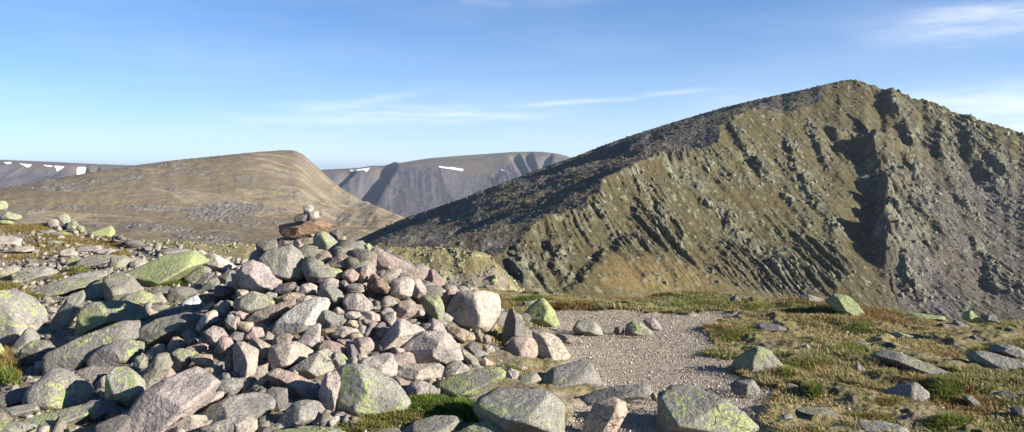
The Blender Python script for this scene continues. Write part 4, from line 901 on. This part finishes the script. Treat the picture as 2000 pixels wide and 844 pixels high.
for pts_, hgt, ws, wd, gd, wg in RIBS:
    L = pl(pts_); best = np.full(X.shape, 1e9); sg = np.zeros(X.shape); tt = np.zeros(X.shape)
    bb = (X > L[:, 0].min()-90) & (X < L[:, 0].max()+90)
    xx, yy = wx_[bb], wy_[bb]; be = np.full(xx.shape, 1e9); sb = np.zeros(xx.shape); tb = np.zeros(xx.shape); nseg = len(L)-1
    for i in range(nseg):
        a, b = L[i], L[i+1]; v = b-a; l2 = v@v+1e-9
        t = np.clip(((xx-a[0])*v[0]+(yy-a[1])*v[1])/l2, 0, 1); ex, ey = xx-a[0]-t*v[0], yy-a[1]-t*v[1]; d = np.hypot(ex, ey)
        s = np.sign(v[0]*ey-v[1]*ex)*d; m = d < be     # + when on the sunny side (right) for a line running downhill
        be = np.where(m, d, be); sb = np.where(m, s, sb); tb = np.where(m, (i+t)/nseg, tb)
    env = sstep(0, .5 if hgt > 19.5 else .12 if pts_[0][1] > 230 else .35, tb+.04)*sstep(1.0, .75, tb-.05)
    over = sstep(1.0, 0.999, tb)*1.0
    prof = np.where(sb > 0, np.exp(-(sb/ws)**1.3), np.exp(-(np.abs(sb)/wd)**1.6))*hgt
    gul = np.where(sb < 0, gd*np.exp(-((np.abs(sb)-wg*.45)/(wg*.38))**2), 0)
    far_ = np.exp(-(be/ (2.6*wg))**4)
    D[bb] += (prof-gul)*env*far_*(.8 if hgt > 15.5 and ws > 25 else .32)*np.clip(1.0+1.2*fbm(xx*.035, yy*.035, o=4, s=int(hgt*7+ws), g=.65), .15, 1.8)
    ribrock[bb] = np.maximum(ribrock[bb], env*np.clip(prof/hgt*1.2-.15, 0, 1))
PX, PY = to_px(X, Y, ZB)
CR1 = [(985,480),(1050,440),(1110,405),(1165,372),(1240,325),(1330,285),(1400,330),(1450,380),(1520,440),(1600,470),(1660,520),(1620,585),(1560,600),(1480,580),(1400,545),(1330,510),(1280,490),(1240,500),(1180,490),(1130,545),(1060,585),(1000,560)]
CR2 = [(1420,240),(1560,190),(1660,150),(1720,165),(1900,225),(1990,300),(1960,380),(1880,380),(1740,350),(1700,420),(1640,430),(1560,420),(1480,340)]
cr1 = sstep(-12, 22, polydist(PX, PY, CR1)+14*fbm(X*.02, Y*.02, o=2, s=90)); cr2 = sstep(-20, 30, polydist(PX, PY, CR2))
u1 = X+.62*ZB; 
wv = 6*fbm(X*.02, ZB*.03, o=3, s=91)
def saw(u, v, s):
    c = np.floor(u); f = u-c; a = _h(c, c*0, c*0, s); ph = vnoise(c*3.1, v*.035+a*9, s=s+1)
    return np.where(f < .22, f/.22, 1-(f-.22)/.78)*(.45+.55*ph)
s1 = saw((u1+wv)/8.5, ZB, 92)*.85; s2 = saw((u1*1.03+wv*1.7+3)/3.6, ZB+30, 94)
broken = sstep(-.45, .1, vnoise(X*.05, ZB*.07, s=95))
crag = (s1*4.2+s2*1.9)*broken
D += cr1*(crag-1.8)*1.8
cragm2 = sstep(.05, .45, fbm(X*.022, ZB*.035, o=3, s=96))*cr2
D += cragm2*(crag-1.8)*1.2
rest = (1-cr1)
lump = sstep(.12, .5, fbm((X+.4*ZB)*.03, ZB*.03, o=4, s=97))
D += rest*lump*(s2*1.6+2.0*ridged((X+.5*ZB)*.09, ZB*.07, o=3, s=98))*.9
D += .55*ridged((X+.62*ZB)*.33, ZB*.035, o=3, s=151)+.7*ridged((X+.62*ZB)*.12+.6*fbm(X*.03,Y*.03,s=153), ZB*.03, o=3, s=152)+2.2*fbm((X+.5*ZB)*.035, ZB*.02, o=3, s=99)+.55*fbm(X*.3, Y*.3, o=3, s=100)+1.0*ridged((X+.5*ZB)*.06, ZB*.012, o=3, s=101)+.9*ridged(X*.16+ZB*.1, ZB*.12, o=4, s=102, g=.65)
dd, vv_ = worley((X)*.28, (ZB+.5*Y)*.28, 103)
D += np.maximum(.55-dd, 0)*vv_**3*3.2*(.3+.7*lump+.5*ribrock+.5*cr1)
rgh = sstep(.1, .9, ribrock); D += rgh*2.0*(ridged(X*.12, (ZB+Y*.4)*.12, o=3, s=104)-.4)
grassy = sstep(545, 600, PY)*sstep(1050, 1150, PX)*sstep(1680, 1600, PX)
D *= 1-.75*grassy
ZBd = ZB+D
# slope A: blocks and long low ramparts
dA, vA = worley(X*.42, Y*.42, 110); dA2, vA2 = worley(X*.16, Y*.16, 112)
roll = fbm((X*.8-Y*.15)*.012, Y*.020, o=4, s=111)
ZAd = ZA+np.maximum(.6-dA, 0)*vA**2*1.5+np.maximum(.6-dA2, 0)*vA2**4*2+10*roll+.8*fbm(X*.1, Y*.1, o=3, s=114)
Z = np.minimum(ZAd, ZBd); onA = (ZAd < ZBd).astype(float)
# jagged crest right of the summit
nearc = np.exp(-((Y-crest_y)/16)**2)*sstep(ar[-1][0]-25, ar[-1][0]+15, X)
jag = ridged(X*.085, Y*.01, o=3, s=120)*3.2-1.8
Z = Z+nearc*(jag+1.5*vnoise(X*.35, Y*.35, s=121))
sm_ = at(1660,157,810); Z = Z+1.6*np.exp(-(((X-sm_[0])/3)**2+((Y-sm_[1])/6)**2))
Z = fit_skyline(X, Y, Z, [(700,467),(790,426),(900,389),(1000,350),(1060,328),(1120,307),(1180,283),(1240,262),(1320,237),(1400,213),(1480,193),(1560,176),(1610,164),(1640,157),(1662,155),(1700,165),(1716,176),(1730,171),(1745,173),(1775,190),(1800,195),(1830,206),(1850,216),(1890,226),(1925,240),(1950,247),(2000,268)], 14, 3, .3)
fine = fbm(X*.18, (Y+ZB)*.18, o=4, s=130, g=.7)
Z = Z+nearc*sstep(at(1690,170,812)[0]-10, at(1690,170,812)[0]+15, X)*(2.6*ridged(X*.07, Y*.012, o=4, s=160, g=.6)-1.0)
rk = np.clip(cr1*sstep(.25, .6, s1*.6+s2*.45+.35*fine)*(.35+.65*broken)+cragm2*sstep(.35, .7, s2*.6+s1*.3+.3*fine)*.9+rgh*sstep(-.25, .2, fine)*.9+rest*lump*sstep(-.1, .3, fine)*.75, 0, 1)
rk = np.maximum(rk, sstep(.5, .25, dd)*sstep(.55, .9, vv_)*.9)*(1-.6*grassy)
scree = sstep(1690, 1800, PX+40*fbm(X*.02, Y*.02, o=3, s=131))*sstep(300, 380, PY+60*fbm(X*.03, Y*.03, o=3, s=132))*.9
scree = np.maximum(scree, sstep(1, .1, np.hypot((PX-1540)/120, (PY-560)/45))*.6*sstep(-.2, .2, fine))
scree = np.clip(scree*(.85+.5*fbm(X*.05, ZB*.015, o=3, s=133)), 0, 1)
org = sstep(1, .2, np.hypot((PX-1270-.4*(PY-540))/170, (PY-545)/52))*.9
rk = rk*(1-onA); org = org*(1-onA)
scA = sstep(.0, .35, fbm(X*.03, Y*.03, o=4, s=134, g=.65)+.25); scree = scree*(1-onA)+onA*(.35+.6*scA)
rkA = onA*sstep(.5, .28, dA)*sstep(.35, .6, vA); rk = np.maximum(rk, rkA*.8)
M_MTN = hill_material('mountain_turf_and_rock', dict(k=1.2, g1=(0.069,0.057,0.027), g2=(0.094,0.073,0.033), g3=(0.060,0.055,0.026), o=(0.134,0.094,0.037), r1=(0.082,0.081,0.056), r2=(0.184,0.182,0.121), s1=(0.074,0.064,0.060), s2=(0.110,0.094,0.089), b1=1.1, b2=2.5))
tag(mesh_np('mountain', np.stack([X, Y, Z], 2).reshape(-1, 3), grid_faces(*X.shape), M_MTN, smooth=True, colors={'mask': np.stack([rk.ravel(), scree.ravel(), org.ravel()], 1)}),
    'great craggy mountain on the right with gullies and a bouldery back slope', None, None, 'structure')

# rock slabs and blocks standing out of the face, in vast numbers
iz = lambda a, i, j: a[i, j]
q = np.random.default_rng(77); GX = np.gradient(ZBd, axis=1); 
nr, nc = X.shape; K_ = 1500000
I = q.integers(2, nr-2, K_); J = q.integers(2, nc-2, K_)
w_area = X[I, J+1]-X[I, J]
wrk = np.where(onA[I, J] > .5, .03+.30*sstep(.05, .4, fbm(X[I, J]*.02, Y[I, J]*.02, o=3, s=140)), .03+.60*np.maximum(cr1[I, J]*broken[I, J], np.maximum(rgh[I, J]*.8, np.maximum(cragm2[I, J], .45*lump[I, J])))+.22*scree[I, J])*(1-.85*grassy[I, J])
pxx = PX[I, J]
ok = (q.uniform(0, 1, K_) < wrk*.16) & (pxx > 640) & (pxx < 2060) & (Y[I, J] < 930)
I, J = I[ok], J[ok]; n = len(I); print('blocks', n)
x, y, z = X[I, J]+q.uniform(-.5, .5, n), Y[I, J]+q.uniform(-.5, .5, n), Z[I, J]
A_ = onA[I, J] > .5; slabby = (cr1[I, J] > .4) & ~A_
hx, hy = x+.5, y
gx_ = (fb(x+2, y)-fb(x-2, y))/4; gy_ = (fb(x, y+2)-fb(x, y-2))/4
b_ = (-1.7-gx_)/np.maximum(gy_, .15); t = np.stack([np.ones(n), b_, np.full(n, -1.7)], 1); t /= np.linalg.norm(t, axis=1)[:, None]
nn = np.stack([-gx_, -gy_, np.ones(n)], 1); nn /= np.linalg.norm(nn, axis=1)[:, None]
rnd = q.normal(size=(n, 3)); t = np.where(slabby[:, None], t+rnd*.12, rnd); t /= np.linalg.norm(t, axis=1)[:, None]
nn = nn+.35*q.normal(size=(n, 3)); bb_ = np.cross(t, nn); bb_ /= np.linalg.norm(bb_, axis=1)[:, None]; nn = np.cross(bb_, t)
s_ = (.24+q.pareto(2.3, n)*.26).clip(.24, 1.7); s_ = np.where(A_, s_.clip(.3, .85)*.9, s_)*np.interp(np.hypot(x, y), [330, 480, 640], [.5, .75, 1])
la = s_*np.where(slabby, q.uniform(1.3, 2.6, n), q.uniform(.9, 1.5, n)); lb = s_*q.uniform(.5, 1.0, n)*np.where(slabby, .75, 1); lc = s_*q.uniform(.6, 1.1, n)
sm = NT('mountain_rock', .15, .95); gg = sm.n('ShaderNodeNewGeometry'); tcc = sm.n('ShaderNodeTexCoord')
cc = sm.mix(gg.outputs['Random Per Island'], (.085, .08, .058), (.20, .195, .135)); cc = sm.mix(sm.ramp(sm.noise(tcc.outputs['Object'], .02, 3), .4, .6), cc, sm.mix(.5, cc, (.15, .125, .115)))
blocks('crag_rubble', 'countless slabs and blocks of rock strewn over the great mountain', sm.done(cc), np.stack([x, y, z-.1*s_], 1), t, bb_, nn, la, lb, lc, q)

# --- the brown dome beyond the valley
top = [(-500,402,2350),(-200,384,2350),(0,368,2350),(100,350,2380),(200,333,2420),(280,321,2520),(350,312,2600),(430,304,2650),(500,297,2680),(560,292,2680),(585,296,2640),(605,312,2580),(630,335,2520),(660,363,2450),(700,388,2350),(750,408,2250),(790,425,2180),(860,450,2100),(1000,500,2000)]
low = [(-300,480,1700),(0,470,1650),(200,480,1550),(400,490,1500),(560,485,1500),(700,478,1560),(850,480,1650),(0,420,1980),(200,405,2000),(400,390,2080),(560,380,2120),(640,420,2000),(720,440,1900),(-300,430,1950),
       (0,540,1300),(400,560,1200),(800,560,1300)]
tp = [at(*q) for q in top]
dome = tps(tp+[at(*q) for q in low]+[p+np.array([-60, 500, -150]) for p in tp[::2]]+[p+np.array([120, 60, -70]) for p in tp[9:16]], 2e-4)
X, Y = polar(-420, 1080, 900, np.r_[np.linspace(1150, 1500, 60)[:-1], np.linspace(1500, 2750, 520)[:-1], np.linspace(2750, 3300, 60)])
Z = dome(X, Y); PX, PY = to_px(X, Y, Z)
n1 = fbm(X*.006, Y*.009, o=5, s=141, g=.6); cr = sstep(560, 640, PX)*sstep(300, 330, PY)
d1, v1 = worley(X*.13, Y*.13, 142)
blk = sstep(.12, .34, fbm(X*.008+4, Y*.014, o=4, s=143, g=.6))*sstep(640, 560, PX)
Z = Z+6*n1+2.4*fbm(X*.04, Y*.04, o=5, s=144, g=.6)+blk*(np.maximum(.6-d1, 0)*v1**2*7+2*ridged(X*.05, Y*.05, o=3, s=145))+cr*6*(ridged((X+.5*Z)*.02, Z*.02, o=4, s=146)-.5)
Z = fit_skyline(X, Y, Z, [(-400,395),(0,368),(100,350),(200,333),(280,321),(350,312),(430,304),(500,297),(560,293),(585,296),(605,312),(630,335),(660,363),(700,388),(750,408),(790,425),(860,452),(1000,500)], 26, 3, .35)
rk = blk*sstep(.5, .35, d1)*sstep(.3, .6, v1)*.9+cr*.35*sstep(0, .3, fbm(X*.03, Y*.03, o=3, s=147))
pale = sstep(.15, .26, fbm(X*.0045+(Y*.002), Y*.016, o=4, s=148, g=.55))*sstep(.62, .4, rk)
sc_ = blk*.7+.25*sstep(-.1, .3, fbm(X*.01, Y*.01, o=3, s=149))
M_DOME = hill_material('dome_turf', dict(k=.5, g1=(0.155,0.118,0.067), g2=(0.189,0.143,0.080), g3=(0.143,0.109,0.063), o=(0.262,0.205,0.12), r1=(0.126,0.113,0.101), r2=(0.202,0.189,0.168), s1=(0.130,0.109,0.088), s2=(0.160,0.139,0.113), b1=1.6, b2=2.5))
tag(mesh_np('hill', np.stack([X, Y, Z], 2).reshape(-1, 3), grid_faces(*X.shape), M_DOME, colors={'mask': np.stack([rk.ravel(), sc_.ravel(), (pale*.95).ravel()], 1)}), 'broad brown dome-shaped hill streaked with pale grass', None, None, 'structure')

# --- far plateaus with cliffs and old snow
M_FAR = hill_material('plateau_turf', dict(k=.25, g1=(0.119,0.095,0.071), g2=(0.140,0.110,0.083), g3=(0.112,0.091,0.071), o=(0.168,0.144,0.091), r1=(0.088,0.083,0.083), r2=(0.119,0.113,0.116), s1=(0.081,0.074,0.083), s2=(0.102,0.092,0.104), b1=5, b2=12))
SNOW = NT('old_snow', .3, .6).done((.86, .88, .92))
def plateau(name, label, top, edge, low, px0, px1, r, seed, gul, amp):
    tp = [at(*q) for q in top]; f = tps(tp+[at(*q) for q in edge]+[at(*q) for q in low]+[p+np.array([0, 900, -30]) for p in tp[::2]], 3e-4)
    X, Y = polar(px0, px1, 700, r); Z0 = f(X, Y); PX, PY = to_px(X, Y, Z0)
    E = np.array([q[:2] for q in edge]); below = PY-np.interp(PX, E[:, 0], E[:, 1]); st = sstep(-2, 10, below)
    Z = Z0+st*amp*(ridged((X+.35*Z0)*.0042, Z0*.003, o=4, s=seed)-.55)+3*fbm(X*.01, Y*.01, o=4, s=seed+1)
    for (ax, ay, bx, by, wpx, dep) in gul:       # sharp-sided gullies: the left... wall faces away from the sun
        t = np.clip((PY-ay)/(by-ay), 0, 1); cx_ = ax+(bx-ax)*t; s_ = (PX-cx_)/wpx
        inr = sstep(ay-4, ay+3, PY)*sstep(by+12, by-8, PY)
        Z = Z-dep*inr*np.where(s_ < 0, np.exp(-(s_/1.4)**2), np.exp(-(s_/.35)**2))
    Z = fit_skyline(X, Y, Z, [q[:2] for q in top], 30, 2, .3)
    fine = fbm(X*.02, Z0*.03, o=4, s=seed+3)
    rk = st*sstep(.0, .4, ridged((X+.35*Z0)*.0085, Z0*.004, o=4, s=seed+5)-.35+.3*fine)*.8
    sc_ = st*.8; og = (1-st)*sstep(.1, .35, fbm(X*.003, Y*.004, o=3, s=seed+6))*.7
    tag(mesh_np(name, np.stack([X, Y, Z], 2).reshape(-1, 3), grid_faces(*X.shape), M_FAR, colors={'mask': np.stack([rk.ravel(), sc_.ravel(), og.ravel()], 1)}), label, None, None, 'structure')
    return X, Y, Z, PX, PY
fl = plateau('plateau_hill', 'far purple-brown plateau edge with snow patches on the left',
    [(-500,300,5600),(-200,306,5600),(0,312,5600),(100,316,5600),(200,321,5650),(280,324,5700),(360,328,5750),(500,335,5800),(640,338,5800)],
    [(-500,312,5200),(-200,315,5200),(0,319,5200),(100,322,5200),(200,325,5250),(280,330,5300),(360,336,5300),(500,345,5300),(640,350,5300)],
    [(-500,400,4700),(0,375,4750),(100,375,4750),(250,385,4750),(500,400,4700),(0,440,4300),(500,470,4200)], -600, 680, np.r_[np.linspace(4300, 5300, 260)[:-1], np.linspace(5300, 6600, 60)], 201,
    [(165,324,175,350,16,45), (190,326,200,345,10,30)], 32)
fc = plateau('plateau_hill', 'far blue-shadowed mountain with snow patches in the central gap',
    [(520,336,5500),(600,333,5500),(640,331,5500),(700,328,5500),(780,318,5500),(840,309,5600),(900,304,5700),(960,300,5700),(1000,297,5600),(1050,296,5500),(1090,300,5450),(1120,309,5400),(1200,325,5400),(1400,345,5400)],
    [(520,345,5250),(640,336,5250),(700,332,5250),(770,322,5250),(840,322,5200),(900,332,5150),(960,338,5150),(985,320,5250),(1000,304,5350),(1050,300,5350),(1090,304,5300),(1120,312,5300),(1200,330,5200),(1400,350,5200)],
    [(520,400,4700),(640,395,4750),(720,380,4800),(840,370,4800),(960,370,4800),(1060,360,4850),(1200,380,4800),(700,440,4300),(850,430,4400),(1000,420,4400),(1300,440,4400),(850,480,4000)], 500, 1450, np.r_[np.linspace(4100, 5200, 280)[:-1], np.linspace(5200, 5650, 120)[:-1], np.linspace(5650, 6600, 50)], 221,
    [(765,322,722,395,20,130), (690,334,660,360,12,50), (1012,302,1030,335,9,45), (1035,300,1050,335,8,35), (1075,304,1066,330,9,45)], 24)
snows = [('l', [(8,318),(20,317),(23,320),(14,322)], 'smallest snow patch at the far left of the left-hand plateau'),
 ('l', [(37,320),(62,322),(58,327),(53,328),(46,324)], 'snow patch with a drooping tail, second from the left'),
 ('l', [(85,323),(103,325),(102,327),(88,325)], 'thin snow strip left of the triangular snow patch'),
 ('l', [(106,325),(125,326),(124,328),(112,336),(110,330)], 'triangular snow patch on the left-hand plateau rim'),
 ('l', [(153,328),(172,327),(166,336),(164,342),(152,346),(151,336)], 'largest and brightest snow patch on the left-hand plateau'),
 ('c', [(683,333),(696,332),(723,328),(716,337),(710,333),(686,336)], 'snow patch on the rim left of the blue-shadowed gully'),
 ('c', [(858,325),(875,328),(880,327),(905,331),(903,335),(885,332),(872,330),(858,328)], 'long thin snow strip in the middle of the central mountain'),
 ('c', [(978,331),(986,334),(986,336),(979,333)], 'tiny snow fleck below the blue crags of the central mountain')]
for which, poly, lab in snows:
    X, Y, Z, PX, PY = fl if which == 'l' else fc
    PX, PY = to_px(X, Y, Z)
    vis = PY <= np.minimum.accumulate(PY, axis=0)+.02; m = inpoly(PX, PY, np.array(poly, float)) & vis
    cell = (m[:-1, :-1]*1+m[1:, :-1]+m[:-1, 1:]+m[1:, 1:]) >= 2
    ci = np.argwhere(cell); best_ = []; left_ = set(map(tuple, ci))
    while left_:                                   # keep the one connected patch
        st_ = [left_.pop()]; comp = [st_[0]]
        while st_:
            a_, b_ = st_.pop()
            for d_ in ((a_+1, b_), (a_-1, b_), (a_, b_+1), (a_, b_-1)):
                if d_ in left_: left_.remove(d_); st_.append(d_); comp.append(d_)
        if len(comp) > len(best_): best_ = comp
    cell[:] = False
    for a_, b_ in best_: cell[a_, b_] = True
    fcs = grid_faces(*X.shape)[cell.ravel()]
    if len(fcs) == 0: print('no snow', lab); continue
    ids, inv = np.unique(fcs, return_inverse=True); V = np.stack([X.ravel()[ids], Y.ravel()[ids]-2, Z.ravel()[ids]+2.5], 1)
    lo_ = V.mean(0)
    tag(mesh_np('snow_patch', V-lo_, inv.reshape(-1, 4), SNOW, loc=lo_), lab, 'snow patch', 'old snow patches on the plateau rims')

# --- valley floor and land out to the horizon
X, Y = polar(-9000, 11000, 160, np.geomspace(60, 30000, 140))
Z = -95-160*sstep(150, 2500, np.hypot(X, Y))+12*fbm(X*.002, Y*.002, o=3, s=301)
tag(mesh_np('valley_terrain', np.stack([X, Y, Z], 2).reshape(-1, 3), grid_faces(*X.shape), M_DOME, colors={'mask': np.zeros((X.size, 3))}), 'valley floor and low land far below', None, None, 'structure')
# ------------------------------------------------------------------ light, sky, air
AZ, EL = R(17), R(19.5)      # the sun stands to the right and a little behind the camera
sun_dir = np.array([math.cos(AZ)*math.cos(EL), -math.sin(AZ)*math.cos(EL), math.sin(EL)])
sl = bpy.data.lights.new('sun', 'SUN'); sl.energy = 5.0; sl.angle = R(.53); sl.color = (1.0, .94, .84)
so = bpy.data.objects.new('sun', sl); COL.objects.link(so)
from mathutils import Vector
so.rotation_euler = Vector((-sun_dir).tolist()).to_track_quat('-Z', 'Y').to_euler()
w = bpy.data.worlds.new('World'); scene.world = w; w.use_nodes = True
T = w.node_tree; N = T.nodes; Lk = T.links; bg = N['Background']
sky = N.new('ShaderNodeTexSky'); sky.sky_type = 'NISHITA'; sky.sun_disc = False
sky.sun_elevation = EL; sky.sun_rotation = math.atan2(sun_dir[0], sun_dir[1]); sky.altitude = 1200; sky.air_density = .75; sky.dust_density = .5; sky.ozone_density = 4.5
# thin cirrus, placed by compass direction and height above the horizon
tc = N.new('ShaderNodeTexCoord'); sp_ = N.new('ShaderNodeSeparateXYZ'); Lk.new(tc.outputs['Generated'], sp_.inputs[0])
def m(op, a, b=0.0, c=None, clamp=False):
    x = N.new('ShaderNodeMath'); x.operation = op; x.use_clamp = clamp
    for i, v in enumerate((a, b) if c is None else (a, b, c)):
        if hasattr(v, 'is_linked'): Lk.new(v, x.inputs[i])
        else: x.inputs[i].default_value = v
    return x.outputs[0]
az = m('ARCTAN2', sp_.outputs[0], sp_.outputs[1]); el = m('ARCSINE', sp_.outputs[2])
cmb = N.new('ShaderNodeCombineXYZ'); Lk.new(az, cmb.inputs[0]); Lk.new(el, cmb.inputs[1])
def nz(sx, sy, sc, det, rough=.6, dist=0):
    mp = N.new('ShaderNodeMapping'); mp.inputs['Scale'].default_value = (sx, sy, 1); Lk.new(cmb.outputs[0], mp.inputs[0])
    x = N.new('ShaderNodeTexNoise'); x.inputs['Scale'].default_value = sc; x.inputs['Detail'].default_value = det; x.inputs['Roughness'].default_value = rough; x.inputs['Distortion'].default_value = dist
    Lk.new(mp.outputs[0], x.inputs['Vector']); return x.outputs['Fac']
def ae(px, py):
    v = ray(px, py); return math.atan2(v[0], v[1]), math.asin(v[2]/np.linalg.norm(v))
wob = m('MULTIPLY', m('SUBTRACT', nz(1, 1, 9, 3), .5), .012)
total = None
def streak(p0, p1, wpx, amt, fade=.25):
    global total
    (a0, e0), (a1, e1) = ae(*p0), ae(*p1); L = math.hypot(a1-a0, e1-e0); ux, uy = (a1-a0)/L, (e1-e0)/L
    da = m('SUBTRACT', az, a0); de = m('SUBTRACT', m('ADD', el, wob), e0)
    t = m('DIVIDE', m('ADD', m('MULTIPLY', da, ux), m('MULTIPLY', de, uy)), L)
    n_ = m('DIVIDE', m('SUBTRACT', m('MULTIPLY', de, ux), m('MULTIPLY', da, uy)), wpx/F)
    g = m('POWER', 2.718, m('MULTIPLY', m('MULTIPLY', n_, n_), -1.0))
    def ss(v, a, b):
        x = N.new('ShaderNodeMapRange'); x.interpolation_type = 'SMOOTHSTEP'; Lk.new(v, x.inputs[0]); x.inputs[1].default_value = a; x.inputs[2].default_value = b; return x.outputs[0]
    e = m('MULTIPLY', ss(t, -.05, fade), ss(t, 1.05, 1-fade))
    r = m('MULTIPLY', m('MULTIPLY', g, e), amt)
    total = r if total is None else m('ADD', total, r)
streak((370, 232), (1150, 226), 9, .22); streak((560, 222), (860, 172), 8, .20); streak((930, 214), (1430, 172), 4.5, .27)
streak((640, 219), (1010, 223), 4, .22); streak((1640, 72), (2300, 10), 30, .34, .35); streak((1750, 40), (2200, -10), 16, .22); streak((880, 3), (1010, 8), 7, .12); streak((1000, 6), (1300, -6), 9, .08)
streak((1300, 215), (2300, 190), 34, .22); streak((1700, 265), (2400, 225), 50, .35); streak((500, 205), (1000, 210), 8, .15)
tex = N.new('ShaderNodeMapRange'); Lk.new(nz(2.2, 16, 5, 6, .62, .4), tex.inputs[0]); tex.inputs[1].default_value = .22; tex.inputs[2].default_value = .66
cl = m('MULTIPLY', total, tex.outputs[0], clamp=True)
veil = N.new('ShaderNodeMapRange'); Lk.new(nz(1.2, 7, 3, 4, .5), veil.inputs[0]); veil.inputs[1].default_value = .45; veil.inputs[2].default_value = .85; veil.inputs[4].default_value = .10
cl = m('ADD', cl, veil.outputs[0], clamp=True)
low = m('MULTIPLY', m('POWER', 2.718, m('MULTIPLY', m('MAXIMUM', el, 0.0), -11.0)), .55); cl = m('ADD', cl, low, clamp=True)      # haze painted into the sky colour, paling towards the horizon
mx = N.new('ShaderNodeMix'); mx.data_type = 'RGBA'; Lk.new(cl, mx.inputs[0]); wb = N.new('ShaderNodeMix'); wb.data_type = 'RGBA'; wb.blend_type = 'MULTIPLY'; wb.inputs[0].default_value = 1; wb.inputs[7].default_value = (.61, .95, 1.13, 1); Lk.new(sky.outputs[0], wb.inputs[6]); Lk.new(wb.outputs[2], mx.inputs[6]); mx.inputs[7].default_value = (8.5, 8.7, 9.0, 1)
Lk.new(mx.outputs[2], bg.inputs[0]); bg.inputs[1].default_value = .06

hz = bpy.data.materials.new('haze_air'); hz.use_nodes = True; ht = hz.node_tree; ht.nodes.clear()
out = ht.nodes.new('ShaderNodeOutputMaterial'); pv = ht.nodes.new('ShaderNodeVolumePrincipled')
pv.inputs['Color'].default_value = (.72, .84, 1.0, 1); pv.inputs['Density'].default_value = 3.8e-5; pv.inputs['Anisotropy'].default_value = .3
ht.links.new(pv.outputs[0], out.inputs['Volume'])
Hx, Hy0, Hy1, z0, z1 = 32000, -400, 31000, -300, 120
V = [(x, y, z) for z in (z0, z1) for y in (Hy0, Hy1) for x in (-Hx, Hx)]
h = mesh_np('haze', V, [(0,2,3,1),(4,5,7,6),(0,1,5,4),(2,6,7,3),(0,4,6,2),(1,3,7,5)], hz, smooth=False)
tag(h, 'faint blue haze in the air over the valleys', None, None, 'stuff')
scene.cycles.volume_bounces = 0; scene.cycles.max_bounces = 6; scene.cycles.diffuse_bounces = 2
scene.cycles.use_denoising = True
vs = scene.view_settings; vs.view_transform = 'Standard'; vs.look = 'None'; vs.gamma = 1; vs.exposure = 1.3; vs.use_curve_mapping = False
scene.render.film_transparent = False
